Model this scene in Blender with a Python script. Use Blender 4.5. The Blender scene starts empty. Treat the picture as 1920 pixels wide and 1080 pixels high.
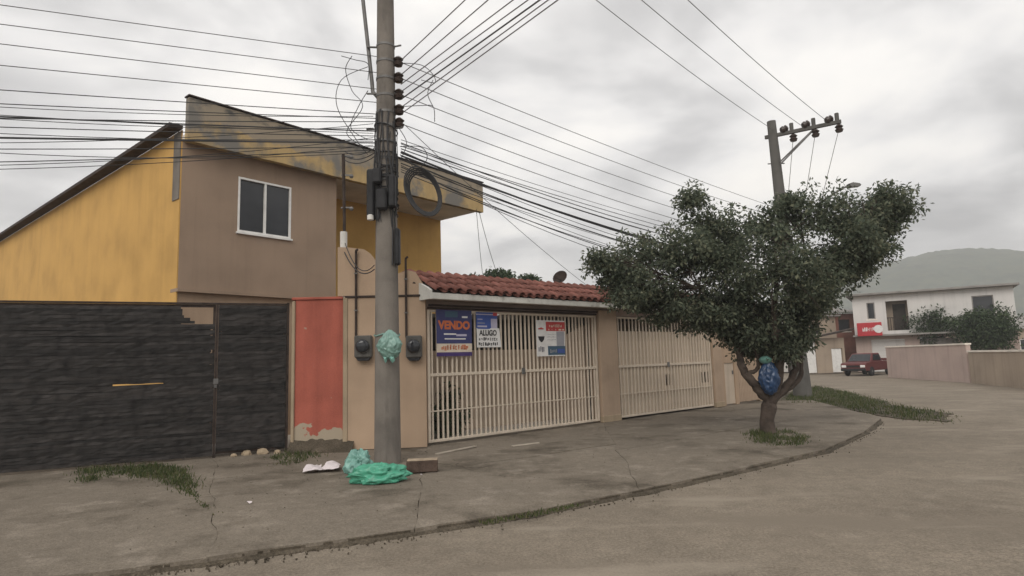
import bpy, math, random
import numpy as np
from mathutils import Vector, Matrix, noise
R = math.radians
rng = random.Random(7)
sc = bpy.context.scene
col = sc.collection

# ------------------------------------------------------------------ camera, sky, sun, exposure
F_PX = 1150.0                      # focal length in photo pixels (1920 wide)
PITCH, ROLL, CAM_H = R(6.7), R(-1.66), 1.6
_F = Vector((0, math.cos(PITCH), math.sin(PITCH)))
_U0 = Vector((0, -math.sin(PITCH), math.cos(PITCH)))
_R0 = Vector((1, 0, 0))
_R = _R0 * math.cos(ROLL) + _U0 * math.sin(ROLL)
_U = _U0 * math.cos(ROLL) - _R0 * math.sin(ROLL)
CAM = Vector((0, 0, CAM_H))
cd = bpy.data.cameras.new('camera')
cd.sensor_width = 36
cd.lens = F_PX / 1920 * 36
cd.clip_end = 3000
cam = bpy.data.objects.new('camera', cd)
col.objects.link(cam)
cam.matrix_world = Matrix(((_R.x, _U.x, -_F.x, 0), (_R.y, _U.y, -_F.y, 0), (_R.z, _U.z, -_F.z, CAM_H), (0, 0, 0, 1)))
sc.camera = cam

SUN_EL, SUN_AZ = R(40), R(196)      # azimuth clockwise from +Y
w = bpy.data.worlds.new('World')
sc.world = w
w.use_nodes = True
nt = w.node_tree
for n in list(nt.nodes): nt.nodes.remove(n)
def N(t, k, **kw):
    n = t.nodes.new(k)
    for a, b in kw.items(): setattr(n, a, b)
    return n
def ramp(t, stops, fac=None):
    n = t.nodes.new('ShaderNodeValToRGB')
    e = n.color_ramp.elements
    while len(e) > 1: e.remove(e[0])
    e[0].position = stops[0][0]; e[0].color = (*stops[0][1], 1)
    for p, c in stops[1:]:
        x = e.new(p); x.color = (*c, 1)
    if fac is not None: t.links.new(fac, n.inputs[0])
    return n
out = N(nt, 'ShaderNodeOutputWorld')
sky = N(nt, 'ShaderNodeTexSky', sky_type='NISHITA')
sky.sun_disc = False
sky.sun_elevation = SUN_EL
sky.sun_rotation = SUN_AZ
bg1 = N(nt, 'ShaderNodeBackground'); bg1.inputs[1].default_value = 0.08
nt.links.new(sky.outputs[0], bg1.inputs[0])
tc = N(nt, 'ShaderNodeTexCoord')
sep = N(nt, 'ShaderNodeSeparateXYZ'); nt.links.new(tc.outputs['Generated'], sep.inputs[0])
mz = N(nt, 'ShaderNodeMath', operation='MAXIMUM'); nt.links.new(sep.outputs[2], mz.inputs[0]); mz.inputs[1].default_value = 0.0
az = N(nt, 'ShaderNodeMath', operation='ADD'); nt.links.new(mz.outputs[0], az.inputs[0]); az.inputs[1].default_value = 0.22
dx = N(nt, 'ShaderNodeMath', operation='DIVIDE'); nt.links.new(sep.outputs[0], dx.inputs[0]); nt.links.new(az.outputs[0], dx.inputs[1])
dy = N(nt, 'ShaderNodeMath', operation='DIVIDE'); nt.links.new(sep.outputs[1], dy.inputs[0]); nt.links.new(az.outputs[0], dy.inputs[1])
cmb = N(nt, 'ShaderNodeCombineXYZ'); nt.links.new(dx.outputs[0], cmb.inputs[0]); nt.links.new(dy.outputs[0], cmb.inputs[1])
nz1 = N(nt, 'ShaderNodeTexNoise'); nz1.inputs['Scale'].default_value = 1.7; nz1.inputs['Detail'].default_value = 5; nz1.inputs['Roughness'].default_value = 0.5
nz1.inputs['Distortion'].default_value = 0.25
nt.links.new(cmb.outputs[0], nz1.inputs['Vector'])
cr = ramp(nt, [(0.30, (0.33, 0.323, 0.32)), (0.42, (0.50, 0.49, 0.482)), (0.50, (0.66, 0.645, 0.63)), (0.58, (0.78, 0.755, 0.72)), (0.70, (0.85, 0.815, 0.76))], nz1.outputs[0])
bg2 = N(nt, 'ShaderNodeBackground'); bg2.inputs[1].default_value = 1.14
nt.links.new(cr.outputs[0], bg2.inputs[0])
mx = N(nt, 'ShaderNodeMixShader'); mx.inputs[0].default_value = 0.93
nt.links.new(bg1.outputs[0], mx.inputs[1]); nt.links.new(bg2.outputs[0], mx.inputs[2]); nt.links.new(mx.outputs[0], out.inputs[0])

sd = bpy.data.lights.new('sun', 'SUN'); sd.energy = 1.4; sd.angle = R(38); sd.color = (1, 0.95, 0.87)
sun = bpy.data.objects.new('sun', sd); col.objects.link(sun)
sdir = Vector((math.sin(SUN_AZ) * math.cos(SUN_EL), math.cos(SUN_AZ) * math.cos(SUN_EL), math.sin(SUN_EL)))
sun.rotation_euler = sdir.to_track_quat('Z', 'Y').to_euler()
vs = sc.view_settings
vs.view_transform = 'Standard'; vs.look = 'None'; vs.exposure = 0.5; vs.gamma = 1.0; vs.use_curve_mapping = False
try:
    sc.cycles.max_bounces = 8
except Exception: pass

# ------------------------------------------------------------------ measuring helpers (photo pixel -> point in the place)
def ray(px, py):
    return (_F + _R * ((px - 960) / F_PX) - _U * ((py - 540) / F_PX)).normalized()
def gnd(px, py, z=0.0):
    d = ray(px, py); t = (z - CAM_H) / d.z
    return CAM + d * t
def atd(px, py, depth):
    d = ray(px, py)
    return CAM + d * (depth / d.y)
class Frame:                       # a wall line: u along it, v away from the street, z up
    def __init__(s, o, uvec):
        s.o = Vector((o[0], o[1], 0)); s.u = Vector((uvec[0], uvec[1], 0)).normalized(); s.v = Vector((-s.u.y, s.u.x, 0))
        s.ang = math.atan2(s.u.y, s.u.x)
    def p(s, u, v, z): return s.o + s.u * u + s.v * v + Vector((0, 0, z))
    def uz(s, px, py, v=0.0):
        d = ray(px, py); t = ((s.o + s.v * v - CAM) @ s.v) / (d @ s.v)
        q = CAM + d * t
        return (q - s.o) @ s.u, q.z

# ------------------------------------------------------------------ object helpers
def tag(o, label=None, cat=None, group=None, kind=None):
    if label: o['label'] = label
    if cat: o['category'] = cat
    if group: o['group'] = group
    if kind: o['kind'] = kind
    return o
def empty(name, loc=(0, 0, 0), rz=0.0, label=None, cat=None, group=None):
    o = bpy.data.objects.new(name, None); col.objects.link(o)
    o.location = loc; o.rotation_euler = (0, 0, rz); o.empty_display_size = 0.2
    return tag(o, label, cat, group)
class MB:
    def __init__(s): s.v = []; s.f = []
    def add(s, vs_, fs_):
        b = len(s.v); s.v += [tuple(x) for x in vs_]; s.f += [tuple(i + b for i in f) for f in fs_]; return s
    def box(s, x0, x1, y0, y1, z0, z1, M=None):
        V = [Vector(c) for c in ((x0, y0, z0), (x1, y0, z0), (x1, y1, z0), (x0, y1, z0), (x0, y0, z1), (x1, y0, z1), (x1, y1, z1), (x0, y1, z1))]
        if M is not None: V = [M @ q for q in V]
        return s.add(V, [(3, 2, 1, 0), (4, 5, 6, 7), (0, 1, 5, 4), (1, 2, 6, 5), (2, 3, 7, 6), (3, 0, 4, 7)])
    def bbox(s, x0, x1, y0, y1, z0, z1, b=0.01, M=None):       # box with chamfered edges
        xs = (x0, x1); ys = (y0, y1); zs = (z0, z1)
        vid = {}; V = []
        for i in (0, 1):
            for j in (0, 1):
                for k in (0, 1):
                    bx, by, bz = (b if i == 0 else -b), (b if j == 0 else -b), (b if k == 0 else -b)
                    for ax, q in enumerate(((xs[i], ys[j] + by, zs[k] + bz), (xs[i] + bx, ys[j], zs[k] + bz), (xs[i] + bx, ys[j] + by, zs[k]))):
                        vid[(i, j, k, ax)] = len(V); V.append(Vector(q))
        Fc = []
        for ax in range(3):
            o1, o2 = [a for a in range(3) if a != ax]
            for sgn in (0, 1):
                loop = []
                for a, c in ((0, 0), (1, 0), (1, 1), (0, 1)):
                    key = [0, 0, 0]; key[ax] = sgn; key[o1] = a; key[o2] = c; loop.append(vid[(*key, ax)])
                if (sgn == 0) != (ax == 1): loop.reverse()
                Fc.append(tuple(loop))
        for ax in range(3):                                   # edges along ax
            o1, o2 = [a for a in range(3) if a != ax]
            for a in (0, 1):
                for c in (0, 1):
                    k0 = [0, 0, 0]; k0[o1] = a; k0[o2] = c; k1 = list(k0); k1[ax] = 1
                    Fc.append((vid[(*k0, o1)], vid[(*k1, o1)], vid[(*k1, o2)], vid[(*k0, o2)]))
        for i in (0, 1):
            for j in (0, 1):
                for k in (0, 1): Fc.append((vid[(i, j, k, 0)], vid[(i, j, k, 1)], vid[(i, j, k, 2)]))
        if M is not None: V = [M @ q for q in V]
        return s.add(V, Fc)
    def tube(s, pts, r, n=8, caps=True):
        pts = [Vector(p) for p in pts]; m = len(pts)
        rr = r if isinstance(r, (list, tuple)) else [r] * m
        V = []; prev = None
        for i, p in enumerate(pts):
            t = (pts[min(i + 1, m - 1)] - pts[max(i - 1, 0)])
            if t.length < 1e-9: t = Vector((0, 0, 1))
            t.normalize()
            if prev is None:
                a = Vector((0, 0, 1)) if abs(t.z) < 0.9 else Vector((1, 0, 0))
            else: a = prev
            x = (a - t * a.dot(t))
            if x.length < 1e-6: x = t.orthogonal()
            x.normalize(); y = t.cross(x); prev = x
            for k in range(n):
                an = 2 * math.pi * k / n
                V.append(p + (x * math.cos(an) + y * math.sin(an)) * rr[i])
        Fc = []
        for i in range(m - 1):
            for k in range(n):
                Fc.append((i * n + k, i * n + (k + 1) % n, (i + 1) * n + (k + 1) % n, (i + 1) * n + k))
        if caps:
            Fc.append(tuple(reversed(range(n)))); Fc.append(tuple(range((m - 1) * n, m * n)))
        return s.add(V, Fc)
    def lathe(s, prof, n=14, M=None):                          # prof = [(r, z)]
        V = []
        for r_, z_ in prof:
            for k in range(n):
                a = 2 * math.pi * k / n; V.append(Vector((r_ * math.cos(a), r_ * math.sin(a), z_)))
        if M is not None: V = [M @ q for q in V]
        m = len(prof); Fc = []
        for i in range(m - 1):
            for k in range(n): Fc.append((i * n + k, i * n + (k + 1) % n, (i + 1) * n + (k + 1) % n, (i + 1) * n + k))
        Fc.append(tuple(reversed(range(n)))); Fc.append(tuple(range((m - 1) * n, m * n)))
        return s.add(V, Fc)
    def prism(s, poly, a, b, axis='y', M=None):                # polygon in the plane across axis, from a to b
        def P(q, t):
            return Vector((q[0], t, q[1])) if axis == 'y' else (Vector((q[0], q[1], t)) if axis == 'z' else Vector((t, q[0], q[1])))
        V = [P(q, a) for q in poly] + [P(q, b) for q in poly]; n = len(poly)
        if M is not None: V = [M @ q for q in V]
        Fc = [tuple(range(n)), tuple(reversed(range(n, 2 * n)))] + [(i, (i + 1) % n + 0, (i + 1) % n + n, i + n)[::-1] for i in range(n)]
        return s.add(V, Fc)
    def mesh(s, name, smooth=False):
        me = bpy.data.meshes.new(name); me.from_pydata(s.v, [], s.f); me.update()
        if smooth:
            me.polygons.foreach_set('use_smooth', [True] * len(me.polygons))
        return me
    def build(s, name, m, parent=None, smooth=False, fix=True):
        me = s.mesh(name, smooth)
        if fix:
            import bmesh
            bm = bmesh.new(); bm.from_mesh(me); bmesh.ops.recalc_face_normals(bm, faces=bm.faces); bm.to_mesh(me); bm.free()
        if smooth:
            try: me.set_sharp_from_angle(angle=R(40))
            except Exception: pass
        me.materials.append(m)
        o = bpy.data.objects.new(name, me); col.objects.link(o)
        if parent is not None: o.parent = parent
        return o
def inst(name, me, parent=None, loc=(0, 0, 0), rot=(0, 0, 0), scale=(1, 1, 1)):
    o = bpy.data.objects.new(name, me); col.objects.link(o)
    if parent is not None: o.parent = parent
    o.location = loc; o.rotation_euler = rot; o.scale = scale
    return o
def copy_tree(o, parent=None):
    c = o.copy(); col.objects.link(c); c.parent = parent
    for ch in list(o.children): copy_tree(ch, c)
    return c

# ------------------------------------------------------------------ materials
def mat(name, c, rough=0.85, var=0.15, scale=2.0, bump=0.0, bscale=60.0, metal=0.0, streak=0.0, fine=0.06, spec=0.3, obrand=0.0):
    """weathered paint / plaster / metal: broad blotches, vertical rain streaks and fine grain over one base colour"""
    m = bpy.data.materials.new(name); m.use_nodes = True
    t = m.node_tree; b = t.nodes['Principled BSDF']
    b.inputs['Roughness'].default_value = rough; b.inputs['Metallic'].default_value = metal
    b.inputs['Specular IOR Level'].default_value = spec
    tc = N(t, 'ShaderNodeTexCoord')
    n1 = N(t, 'ShaderNodeTexNoise'); n1.inputs['Scale'].default_value = scale; n1.inputs['Detail'].default_value = 6
    t.links.new(tc.outputs['Object'], n1.inputs['Vector'])
    d = tuple(x * (1 - var * 1.6) for x in c); l = tuple(min(1, x * (1 + var)) for x in c)
    cr = ramp(t, [(0.28, d), (0.5, c), (0.75, l)], n1.outputs[0])
    last = cr.outputs[0]
    if streak:
        mp = N(t, 'ShaderNodeMapping'); mp.inputs['Scale'].default_value = (3.3, 3.3, 0.22)
        t.links.new(tc.outputs['Object'], mp.inputs[0])
        n2 = N(t, 'ShaderNodeTexNoise'); n2.inputs['Scale'].default_value = 1.0; n2.inputs['Detail'].default_value = 8; n2.inputs['Roughness'].default_value = 0.62; n2.inputs['Distortion'].default_value = 0.3
        t.links.new(mp.outputs[0], n2.inputs['Vector'])
        r2 = ramp(t, [(0.5, (1, 1, 1)), (0.78, (1 - streak,) * 3)], n2.outputs[0])
        mm = N(t, 'ShaderNodeMix', data_type='RGBA', blend_type='MULTIPLY'); mm.inputs[0].default_value = 1
        t.links.new(last, mm.inputs[6]); t.links.new(r2.outputs[0], mm.inputs[7]); last = mm.outputs[2]
    if fine:
        n3 = N(t, 'ShaderNodeTexNoise'); n3.inputs['Scale'].default_value = 85; n3.inputs['Detail'].default_value = 2
        t.links.new(tc.outputs['Object'], n3.inputs['Vector'])
        r3 = ramp(t, [(0.3, (1 - fine * 2,) * 3), (0.7, (1 + fine,) * 3)], n3.outputs[0])
        mm = N(t, 'ShaderNodeMix', data_type='RGBA', blend_type='MULTIPLY'); mm.inputs[0].default_value = 1
        t.links.new(last, mm.inputs[6]); t.links.new(r3.outputs[0], mm.inputs[7]); last = mm.outputs[2]
    if obrand:
        oi = N(t, 'ShaderNodeObjectInfo')
        r4 = ramp(t, [(0, (1 - obrand,) * 3), (1, (1 + obrand * 0.6,) * 3)], oi.outputs['Random'])
        mm = N(t, 'ShaderNodeMix', data_type='RGBA', blend_type='MULTIPLY'); mm.inputs[0].default_value = 1
        t.links.new(last, mm.inputs[6]); t.links.new(r4.outputs[0], mm.inputs[7]); last = mm.outputs[2]
    t.links.new(last, b.inputs['Base Color'])
    m['last'] = 0
    if bump:
        n4 = N(t, 'ShaderNodeTexNoise'); n4.inputs['Scale'].default_value = bscale; n4.inputs['Detail'].default_value = 5
        t.links.new(tc.outputs['Object'], n4.inputs['Vector'])
        bp = N(t, 'ShaderNodeBump'); bp.inputs['Strength'].default_value = bump; bp.inputs['Distance'].default_value = 0.02
        t.links.new(n4.outputs[0], bp.inputs['Height']); t.links.new(bp.outputs[0], b.inputs['Normal'])
    return m
def overlay(m, c2, stops, scale=1.5, zref=None, zspan=1.0, detail=8, stretch=None, off=(0, 0, 0)):
    """a second colour (bare plaster, mould, moss) where noise (+ height if zref) passes the stops"""
    t = m.node_tree; b = t.nodes['Principled BSDF']; src = b.inputs['Base Color'].links[0].from_socket
    tc = N(t, 'ShaderNodeTexCoord')
    mp = N(t, 'ShaderNodeMapping'); mp.inputs['Location'].default_value = off
    if stretch: mp.inputs['Scale'].default_value = stretch
    t.links.new(tc.outputs['Object'], mp.inputs[0])
    n = N(t, 'ShaderNodeTexNoise'); n.inputs['Scale'].default_value = scale; n.inputs['Detail'].default_value = detail; n.inputs['Roughness'].default_value = 0.6
    t.links.new(mp.outputs[0], n.inputs['Vector'])
    f = n.outputs[0]
    if zref is not None:                                       # the worn-off edge: bare below zref (or above if zspan<0)
        s = N(t, 'ShaderNodeSeparateXYZ'); t.links.new(tc.outputs['Object'], s.inputs[0])
        a = N(t, 'ShaderNodeMath', operation='SUBTRACT'); a.inputs[0].default_value = zref; t.links.new(s.outputs[2], a.inputs[1])
        d = N(t, 'ShaderNodeMath', operation='DIVIDE'); t.links.new(a.outputs[0], d.inputs[0]); d.inputs[1].default_value = zspan
        e = N(t, 'ShaderNodeMath', operation='ADD'); t.links.new(d.outputs[0], e.inputs[0]); t.links.new(f, e.inputs[1]); f = e.outputs[0]
    r = ramp(t, [(stops[0], (0, 0, 0)), (stops[1], (1, 1, 1))], f)
    mm = N(t, 'ShaderNodeMix', data_type='RGBA'); t.links.new(r.outputs[0], mm.inputs[0])
    t.links.new(src, mm.inputs[6]); mm.inputs[7].default_value = (*c2, 1)
    t.links.new(mm.outputs[2], b.inputs['Base Color'])
    return m
def flat(name, c, rough=0.6, metal=0.0, spec=0.3):
    return mat(name, c, rough, var=0.08, scale=6, fine=0.03, metal=metal, spec=spec)
def leafmat(name, cols, trans=0.25, rough=0.65):
    m = bpy.data.materials.new(name); m.use_nodes = True
    t = m.node_tree; b = t.nodes['Principled BSDF']
    g = N(t, 'ShaderNodeNewGeometry')
    r = ramp(t, [(i / max(1, len(cols) - 1), c) for i, c in enumerate(cols)], g.outputs['Random Per Island'])
    t.links.new(r.outputs[0], b.inputs['Base Color']); b.inputs['Roughness'].default_value = rough
    b.inputs['Specular IOR Level'].default_value = 0.16
    tr = N(t, 'ShaderNodeBsdfTranslucent'); t.links.new(r.outputs[0], tr.inputs[0])
    mx = N(t, 'ShaderNodeMixShader'); mx.inputs[0].default_value = trans
    t.links.new(b.outputs[0], mx.inputs[1]); t.links.new(tr.outputs[0], mx.inputs[2])
    t.links.new(mx.outputs[0], t.nodes['Material Output'].inputs[0])
    return m
def ground_mat(name, c, dark, light, grain=0.25, crack=0.0, stain=None):
    m = mat(name, c, 0.92, var=0.10, scale=0.55, bump=0.5, bscale=45, fine=0.0, spec=0.2)
    t = m.node_tree; b = t.nodes['Principled BSDF']
    overlay(m, dark, (0.50, 0.68), scale=0.7, detail=9)
    overlay(m, light, (0.55, 0.75), scale=2.3, detail=8, off=(5, 3, 1))
    src = b.inputs['Base Color'].links[0].from_socket
    tc = N(t, 'ShaderNodeTexCoord')
    for sc_, am in ((38, grain), (120, grain * 1.1), (7, grain * 0.5)):
        n = N(t, 'ShaderNodeTexNoise'); n.inputs['Scale'].default_value = sc_; n.inputs['Detail'].default_value = 3
        t.links.new(tc.outputs['Object'], n.inputs['Vector'])
        r = ramp(t, [(0.3, (1 - am,) * 3), (0.7, (1 + am * 0.6,) * 3)], n.outputs[0])
        mm = N(t, 'ShaderNodeMix', data_type='RGBA', blend_type='MULTIPLY'); mm.inputs[0].default_value = 1
        t.links.new(src, mm.inputs[6]); t.links.new(r.outputs[0], mm.inputs[7]); src = mm.outputs[2]
    if crack:
        n = N(t, 'ShaderNodeTexNoise'); n.inputs['Scale'].default_value = 1.6; n.inputs['Detail'].default_value = 5
        t.links.new(tc.outputs['Object'], n.inputs['Vector'])
        mixv = N(t, 'ShaderNodeMix', data_type='RGBA'); mixv.inputs[0].default_value = 0.25
        t.links.new(tc.outputs['Object'], mixv.inputs[6]); t.links.new(n.outputs[1], mixv.inputs[7])
        vo = N(t, 'ShaderNodeTexVoronoi', feature='DISTANCE_TO_EDGE'); vo.inputs['Scale'].default_value = crack
        t.links.new(mixv.outputs[2], vo.inputs['Vector'])
        r = ramp(t, [(0.0, (0.6, 0.57, 0.54)), (0.008 * crack, (1, 1, 1))], vo.outputs[0])
        n5 = N(t, 'ShaderNodeTexNoise'); n5.inputs['Scale'].default_value = 0.7; t.links.new(tc.outputs['Object'], n5.inputs['Vector'])
        r5 = ramp(t, [(0.5, (0, 0, 0)), (0.58, (1, 1, 1))], n5.outputs[0])
        mm = N(t, 'ShaderNodeMix', data_type='RGBA', blend_type='MULTIPLY'); t.links.new(r5.outputs[0], mm.inputs[0])
        t.links.new(src, mm.inputs[6]); t.links.new(r.outputs[0], mm.inputs[7]); src = mm.outputs[2]
    t.links.new(src, b.inputs['Base Color'])
    return m

M = {}
M['road'] = ground_mat('worn_asphalt', (0.235, 0.198, 0.155), (0.195, 0.163, 0.127), (0.262, 0.224, 0.178), 0.26, 0.0)
overlay(M['road'], (0.188, 0.158, 0.124), (0.52, 0.66), scale=1.0, detail=6, stretch=(0.22, 0.9, 1))
overlay(M['road'], (0.275, 0.236, 0.188), (0.56, 0.7), scale=1.0, detail=6, stretch=(0.3, 1.3, 1), off=(7, 3, 0))
M['walk'] = ground_mat('stained_concrete', (0.20, 0.17, 0.135), (0.085, 0.07, 0.052), (0.285, 0.245, 0.20), 0.22, 0.45)
M['earth'] = ground_mat('dirt', (0.10, 0.082, 0.06), (0.05, 0.042, 0.03), (0.16, 0.13, 0.1), 0.35)
M['grass'] = leafmat('grass_blades', [(0.035, 0.05, 0.018), (0.06, 0.085, 0.03), (0.09, 0.105, 0.04), (0.12, 0.11, 0.055)], 0.3)
M['leaf'] = leafmat('tree_leaves', [(0.062, 0.078, 0.056), (0.098, 0.12, 0.083), (0.135, 0.158, 0.108), (0.20, 0.205, 0.135)], 0.42)
M['leaf2'] = leafmat('shrub_leaves', [(0.03, 0.05, 0.025), (0.05, 0.075, 0.035), (0.07, 0.095, 0.045)], 0.2)
M['bark'] = mat('bark', (0.075, 0.057, 0.046), 0.95, 0.3, 5, bump=0.9, bscale=25)
M['beige'] = overlay(mat('beige_render', (0.315, 0.23, 0.168), 0.9, 0.11, 0.9, bump=0.25, bscale=50, streak=0.14), (0.265, 0.2, 0.155), (0.56, 0.74), scale=0.8, detail=9)
M['yellow'] = mat('yellow_paint', (0.56, 0.335, 0.105), 0.85, 0.10, 1.0, bump=0.1, streak=0.12)
M['pink'] = mat('pinkish_render', (0.415, 0.30, 0.21), 0.9, 0.09, 1.2, bump=0.15, streak=0.12)
M['peel'] = overlay(overlay(mat('peeling_parapet', (0.40, 0.285, 0.13), 0.92, 0.2, 2.0, bump=0.4, streak=0.3), (0.22, 0.205, 0.185), (0.47, 0.58), scale=1.1), (0.07, 0.068, 0.064), (0.46, 0.64), scale=2.2, stretch=(1, 1, 2.0))
M['soffit'] = mat('bare_slab', (0.76, 0.70, 0.62), 0.92, 0.15, 1.5, bump=0.2)
M['red'] = overlay(mat('red_paint', (0.38, 0.105, 0.073), 0.85, 0.12, 1.6, bump=0.2, streak=0.25), (0.36, 0.30, 0.225), (0.50, 0.515), scale=1.3, zref=0.42, zspan=1.5, detail=5)
overlay(M['red'], (0.34, 0.27, 0.21), (0.70, 0.72), scale=5.5)
M['postb'] = overlay(mat('tan_render', (0.37, 0.29, 0.20), 0.9, 0.14, 1.7, bump=0.25, streak=0.3), (0.09, 0.075, 0.055), (0.62, 0.85), scale=2.5, zref=0.0, zspan=0.8)
M['cream'] = mat('cream_paint', (0.60, 0.515, 0.42), 0.6, 0.10, 3, streak=0.15, bump=0.05)
M['sheet'] = mat('cream_sheet', (0.52, 0.43, 0.34), 0.7, 0.10, 1.5, streak=0.25)
M['pillar'] = mat('tan_pillar', (0.41, 0.305, 0.222), 0.9, 0.12, 1.2, bump=0.2, streak=0.15)
M['fascia'] = overlay(mat('white_fascia', (0.58, 0.57, 0.53), 0.85, 0.12, 2.0, streak=0.2), (0.2, 0.18, 0.15), (0.58, 0.75), scale=3)
M['soff2'] = mat('pink_soffit', (0.40, 0.32, 0.28), 0.9, 0.12, 2)
M['tile'] = overlay(mat('clay_tile', (0.235, 0.10, 0.08), 0.92, 0.25, 4, bump=0.3, obrand=0.35, spec=0.15), (0.14, 0.09, 0.075), (0.55, 0.75), scale=6)
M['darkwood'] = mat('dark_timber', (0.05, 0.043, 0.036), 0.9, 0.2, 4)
M['conc'] = overlay(mat('pole_concrete', (0.185, 0.165, 0.145), 0.93, 0.18, 2.2, bump=0.4, bscale=40, streak=0.25), (0.095, 0.086, 0.078), (0.55, 0.75), scale=1.4, stretch=(3, 3, 0.6))
M['conc2'] = overlay(mat('grey_pole_concrete', (0.115, 0.11, 0.102), 0.93, 0.14, 2.2, bump=0.3, streak=0.2), (0.08, 0.077, 0.07), (0.55, 0.75), scale=1.4, stretch=(3, 3, 0.6))
M['steel'] = mat('galvanised_steel', (0.17, 0.165, 0.16), 0.6, 0.2, 5, metal=0.4)
M['black'] = mat('black_plastic', (0.022, 0.022, 0.024), 0.6, 0.3, 6, spec=0.25)
M['slat'] = mat('black_strip', (0.026, 0.0225, 0.021), 0.62, 0.45, 7, obrand=0.5, spec=0.3)
M['rust'] = mat('rusty_dark_steel', (0.05, 0.036, 0.03), 0.8, 0.35, 8, metal=0.2)
M['cable'] = flat('cable_black', (0.04, 0.04, 0.042), 0.7)
M['wire'] = flat('wire_grey', (0.085, 0.083, 0.08), 0.6)
M['wirel'] = flat('wire_aluminium', (0.20, 0.19, 0.185), 0.55, 0.3)
M['porc'] = flat('insulator_brown', (0.05, 0.035, 0.03), 0.3, spec=0.5)
M['pvc'] = mat('white_pvc', (0.66, 0.64, 0.60), 0.5, 0.1, 5, streak=0.2)
M['alu'] = flat('white_aluminium', (0.74, 0.73, 0.71), 0.45)
M['bag'] = None
def glassmat(name, c):
    m = bpy.data.materials.new(name); m.use_nodes = True
    b = m.node_tree.nodes['Principled BSDF']
    b.inputs['Base Color'].default_value = (*c, 1); b.inputs['Roughness'].default_value = 0.06; b.inputs['Specular IOR Level'].default_value = 0.5
    t = m.node_tree; tc = N(t, 'ShaderNodeTexCoord'); n = N(t, 'ShaderNodeTexNoise'); n.inputs['Scale'].default_value = 1.2
    t.links.new(tc.outputs['Object'], n.inputs['Vector'])
    bp = N(t, 'ShaderNodeBump'); bp.inputs['Strength'].default_value = 0.04; t.links.new(n.outputs[0], bp.inputs['Height']); t.links.new(bp.outputs[0], b.inputs['Normal'])
    r = ramp(t, [(0.3, tuple(x * 0.7 for x in c)), (0.7, tuple(x * 1.4 for x in c))], n.outputs[0]); t.links.new(r.outputs[0], b.inputs['Base Color'])
    return m
M['glass'] = glassmat('dark_glass', (0.022, 0.024, 0.028))
def bagmat(name, c):
    m = mat(name, c, 0.28, 0.2, 9, bump=0.35, bscale=16, fine=0.02, spec=0.6)
    t = m.node_tree; b = t.nodes['Principled BSDF']
    tr = N(t, 'ShaderNodeBsdfTranslucent'); tr.inputs[0].default_value = (*c, 1)
    mx = N(t, 'ShaderNodeMixShader'); mx.inputs[0].default_value = 0.25
    t.links.new(b.outputs[0], mx.inputs[1]); t.links.new(tr.outputs[0], mx.inputs[2]); t.links.new(mx.outputs[0], t.nodes['Material Output'].inputs[0])
    return m
M['bag'] = bagmat('green_bag_plastic', (0.10, 0.42, 0.28))
M['bag2'] = bagmat('pale_bag_plastic', (0.22, 0.44, 0.38))
M['bag3'] = bagmat('teal_bag_plastic', (0.24, 0.40, 0.35))
M['blue'] = bagmat('blue_bag_plastic', (0.03, 0.07, 0.16))
M['paper'] = mat('paper', (0.62, 0.56, 0.57), 0.9, 0.1, 8)
M['board'] = mat('painted_board', (0.36, 0.315, 0.26), 0.9, 0.15, 5)

# ------------------------------------------------------------------ the road and the pavement
RZ = -0.075
def road():
    mb = MB(); n = 60
    xs = np.concatenate([np.linspace(-1200, -30, 8), np.linspace(-25, 45, 60), np.linspace(60, 1200, 8)])
    ys = np.concatenate([np.linspace(-300, -12, 4), np.linspace(-8, 60, 60), np.linspace(80, 1500, 8)])
    V = []; nx, ny = len(xs), len(ys)
    for y in ys:
        for x in xs:
            z = RZ
            if abs(x) < 40 and y < 60:
                z += 0.012 * (noise.noise(Vector((x * 0.35, y * 0.35, 3))) - 0.6)
            else: z -= 0.02
            V.append((x, y, z))
    mb.add(V, [(j * nx + i, j * nx + i + 1, (j + 1) * nx + i + 1, (j + 1) * nx + i) for j in range(ny - 1) for i in range(nx - 1)])
    o = mb.build('road', M['road'], smooth=True, fix=False); tag(o, kind='structure')
road()

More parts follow.
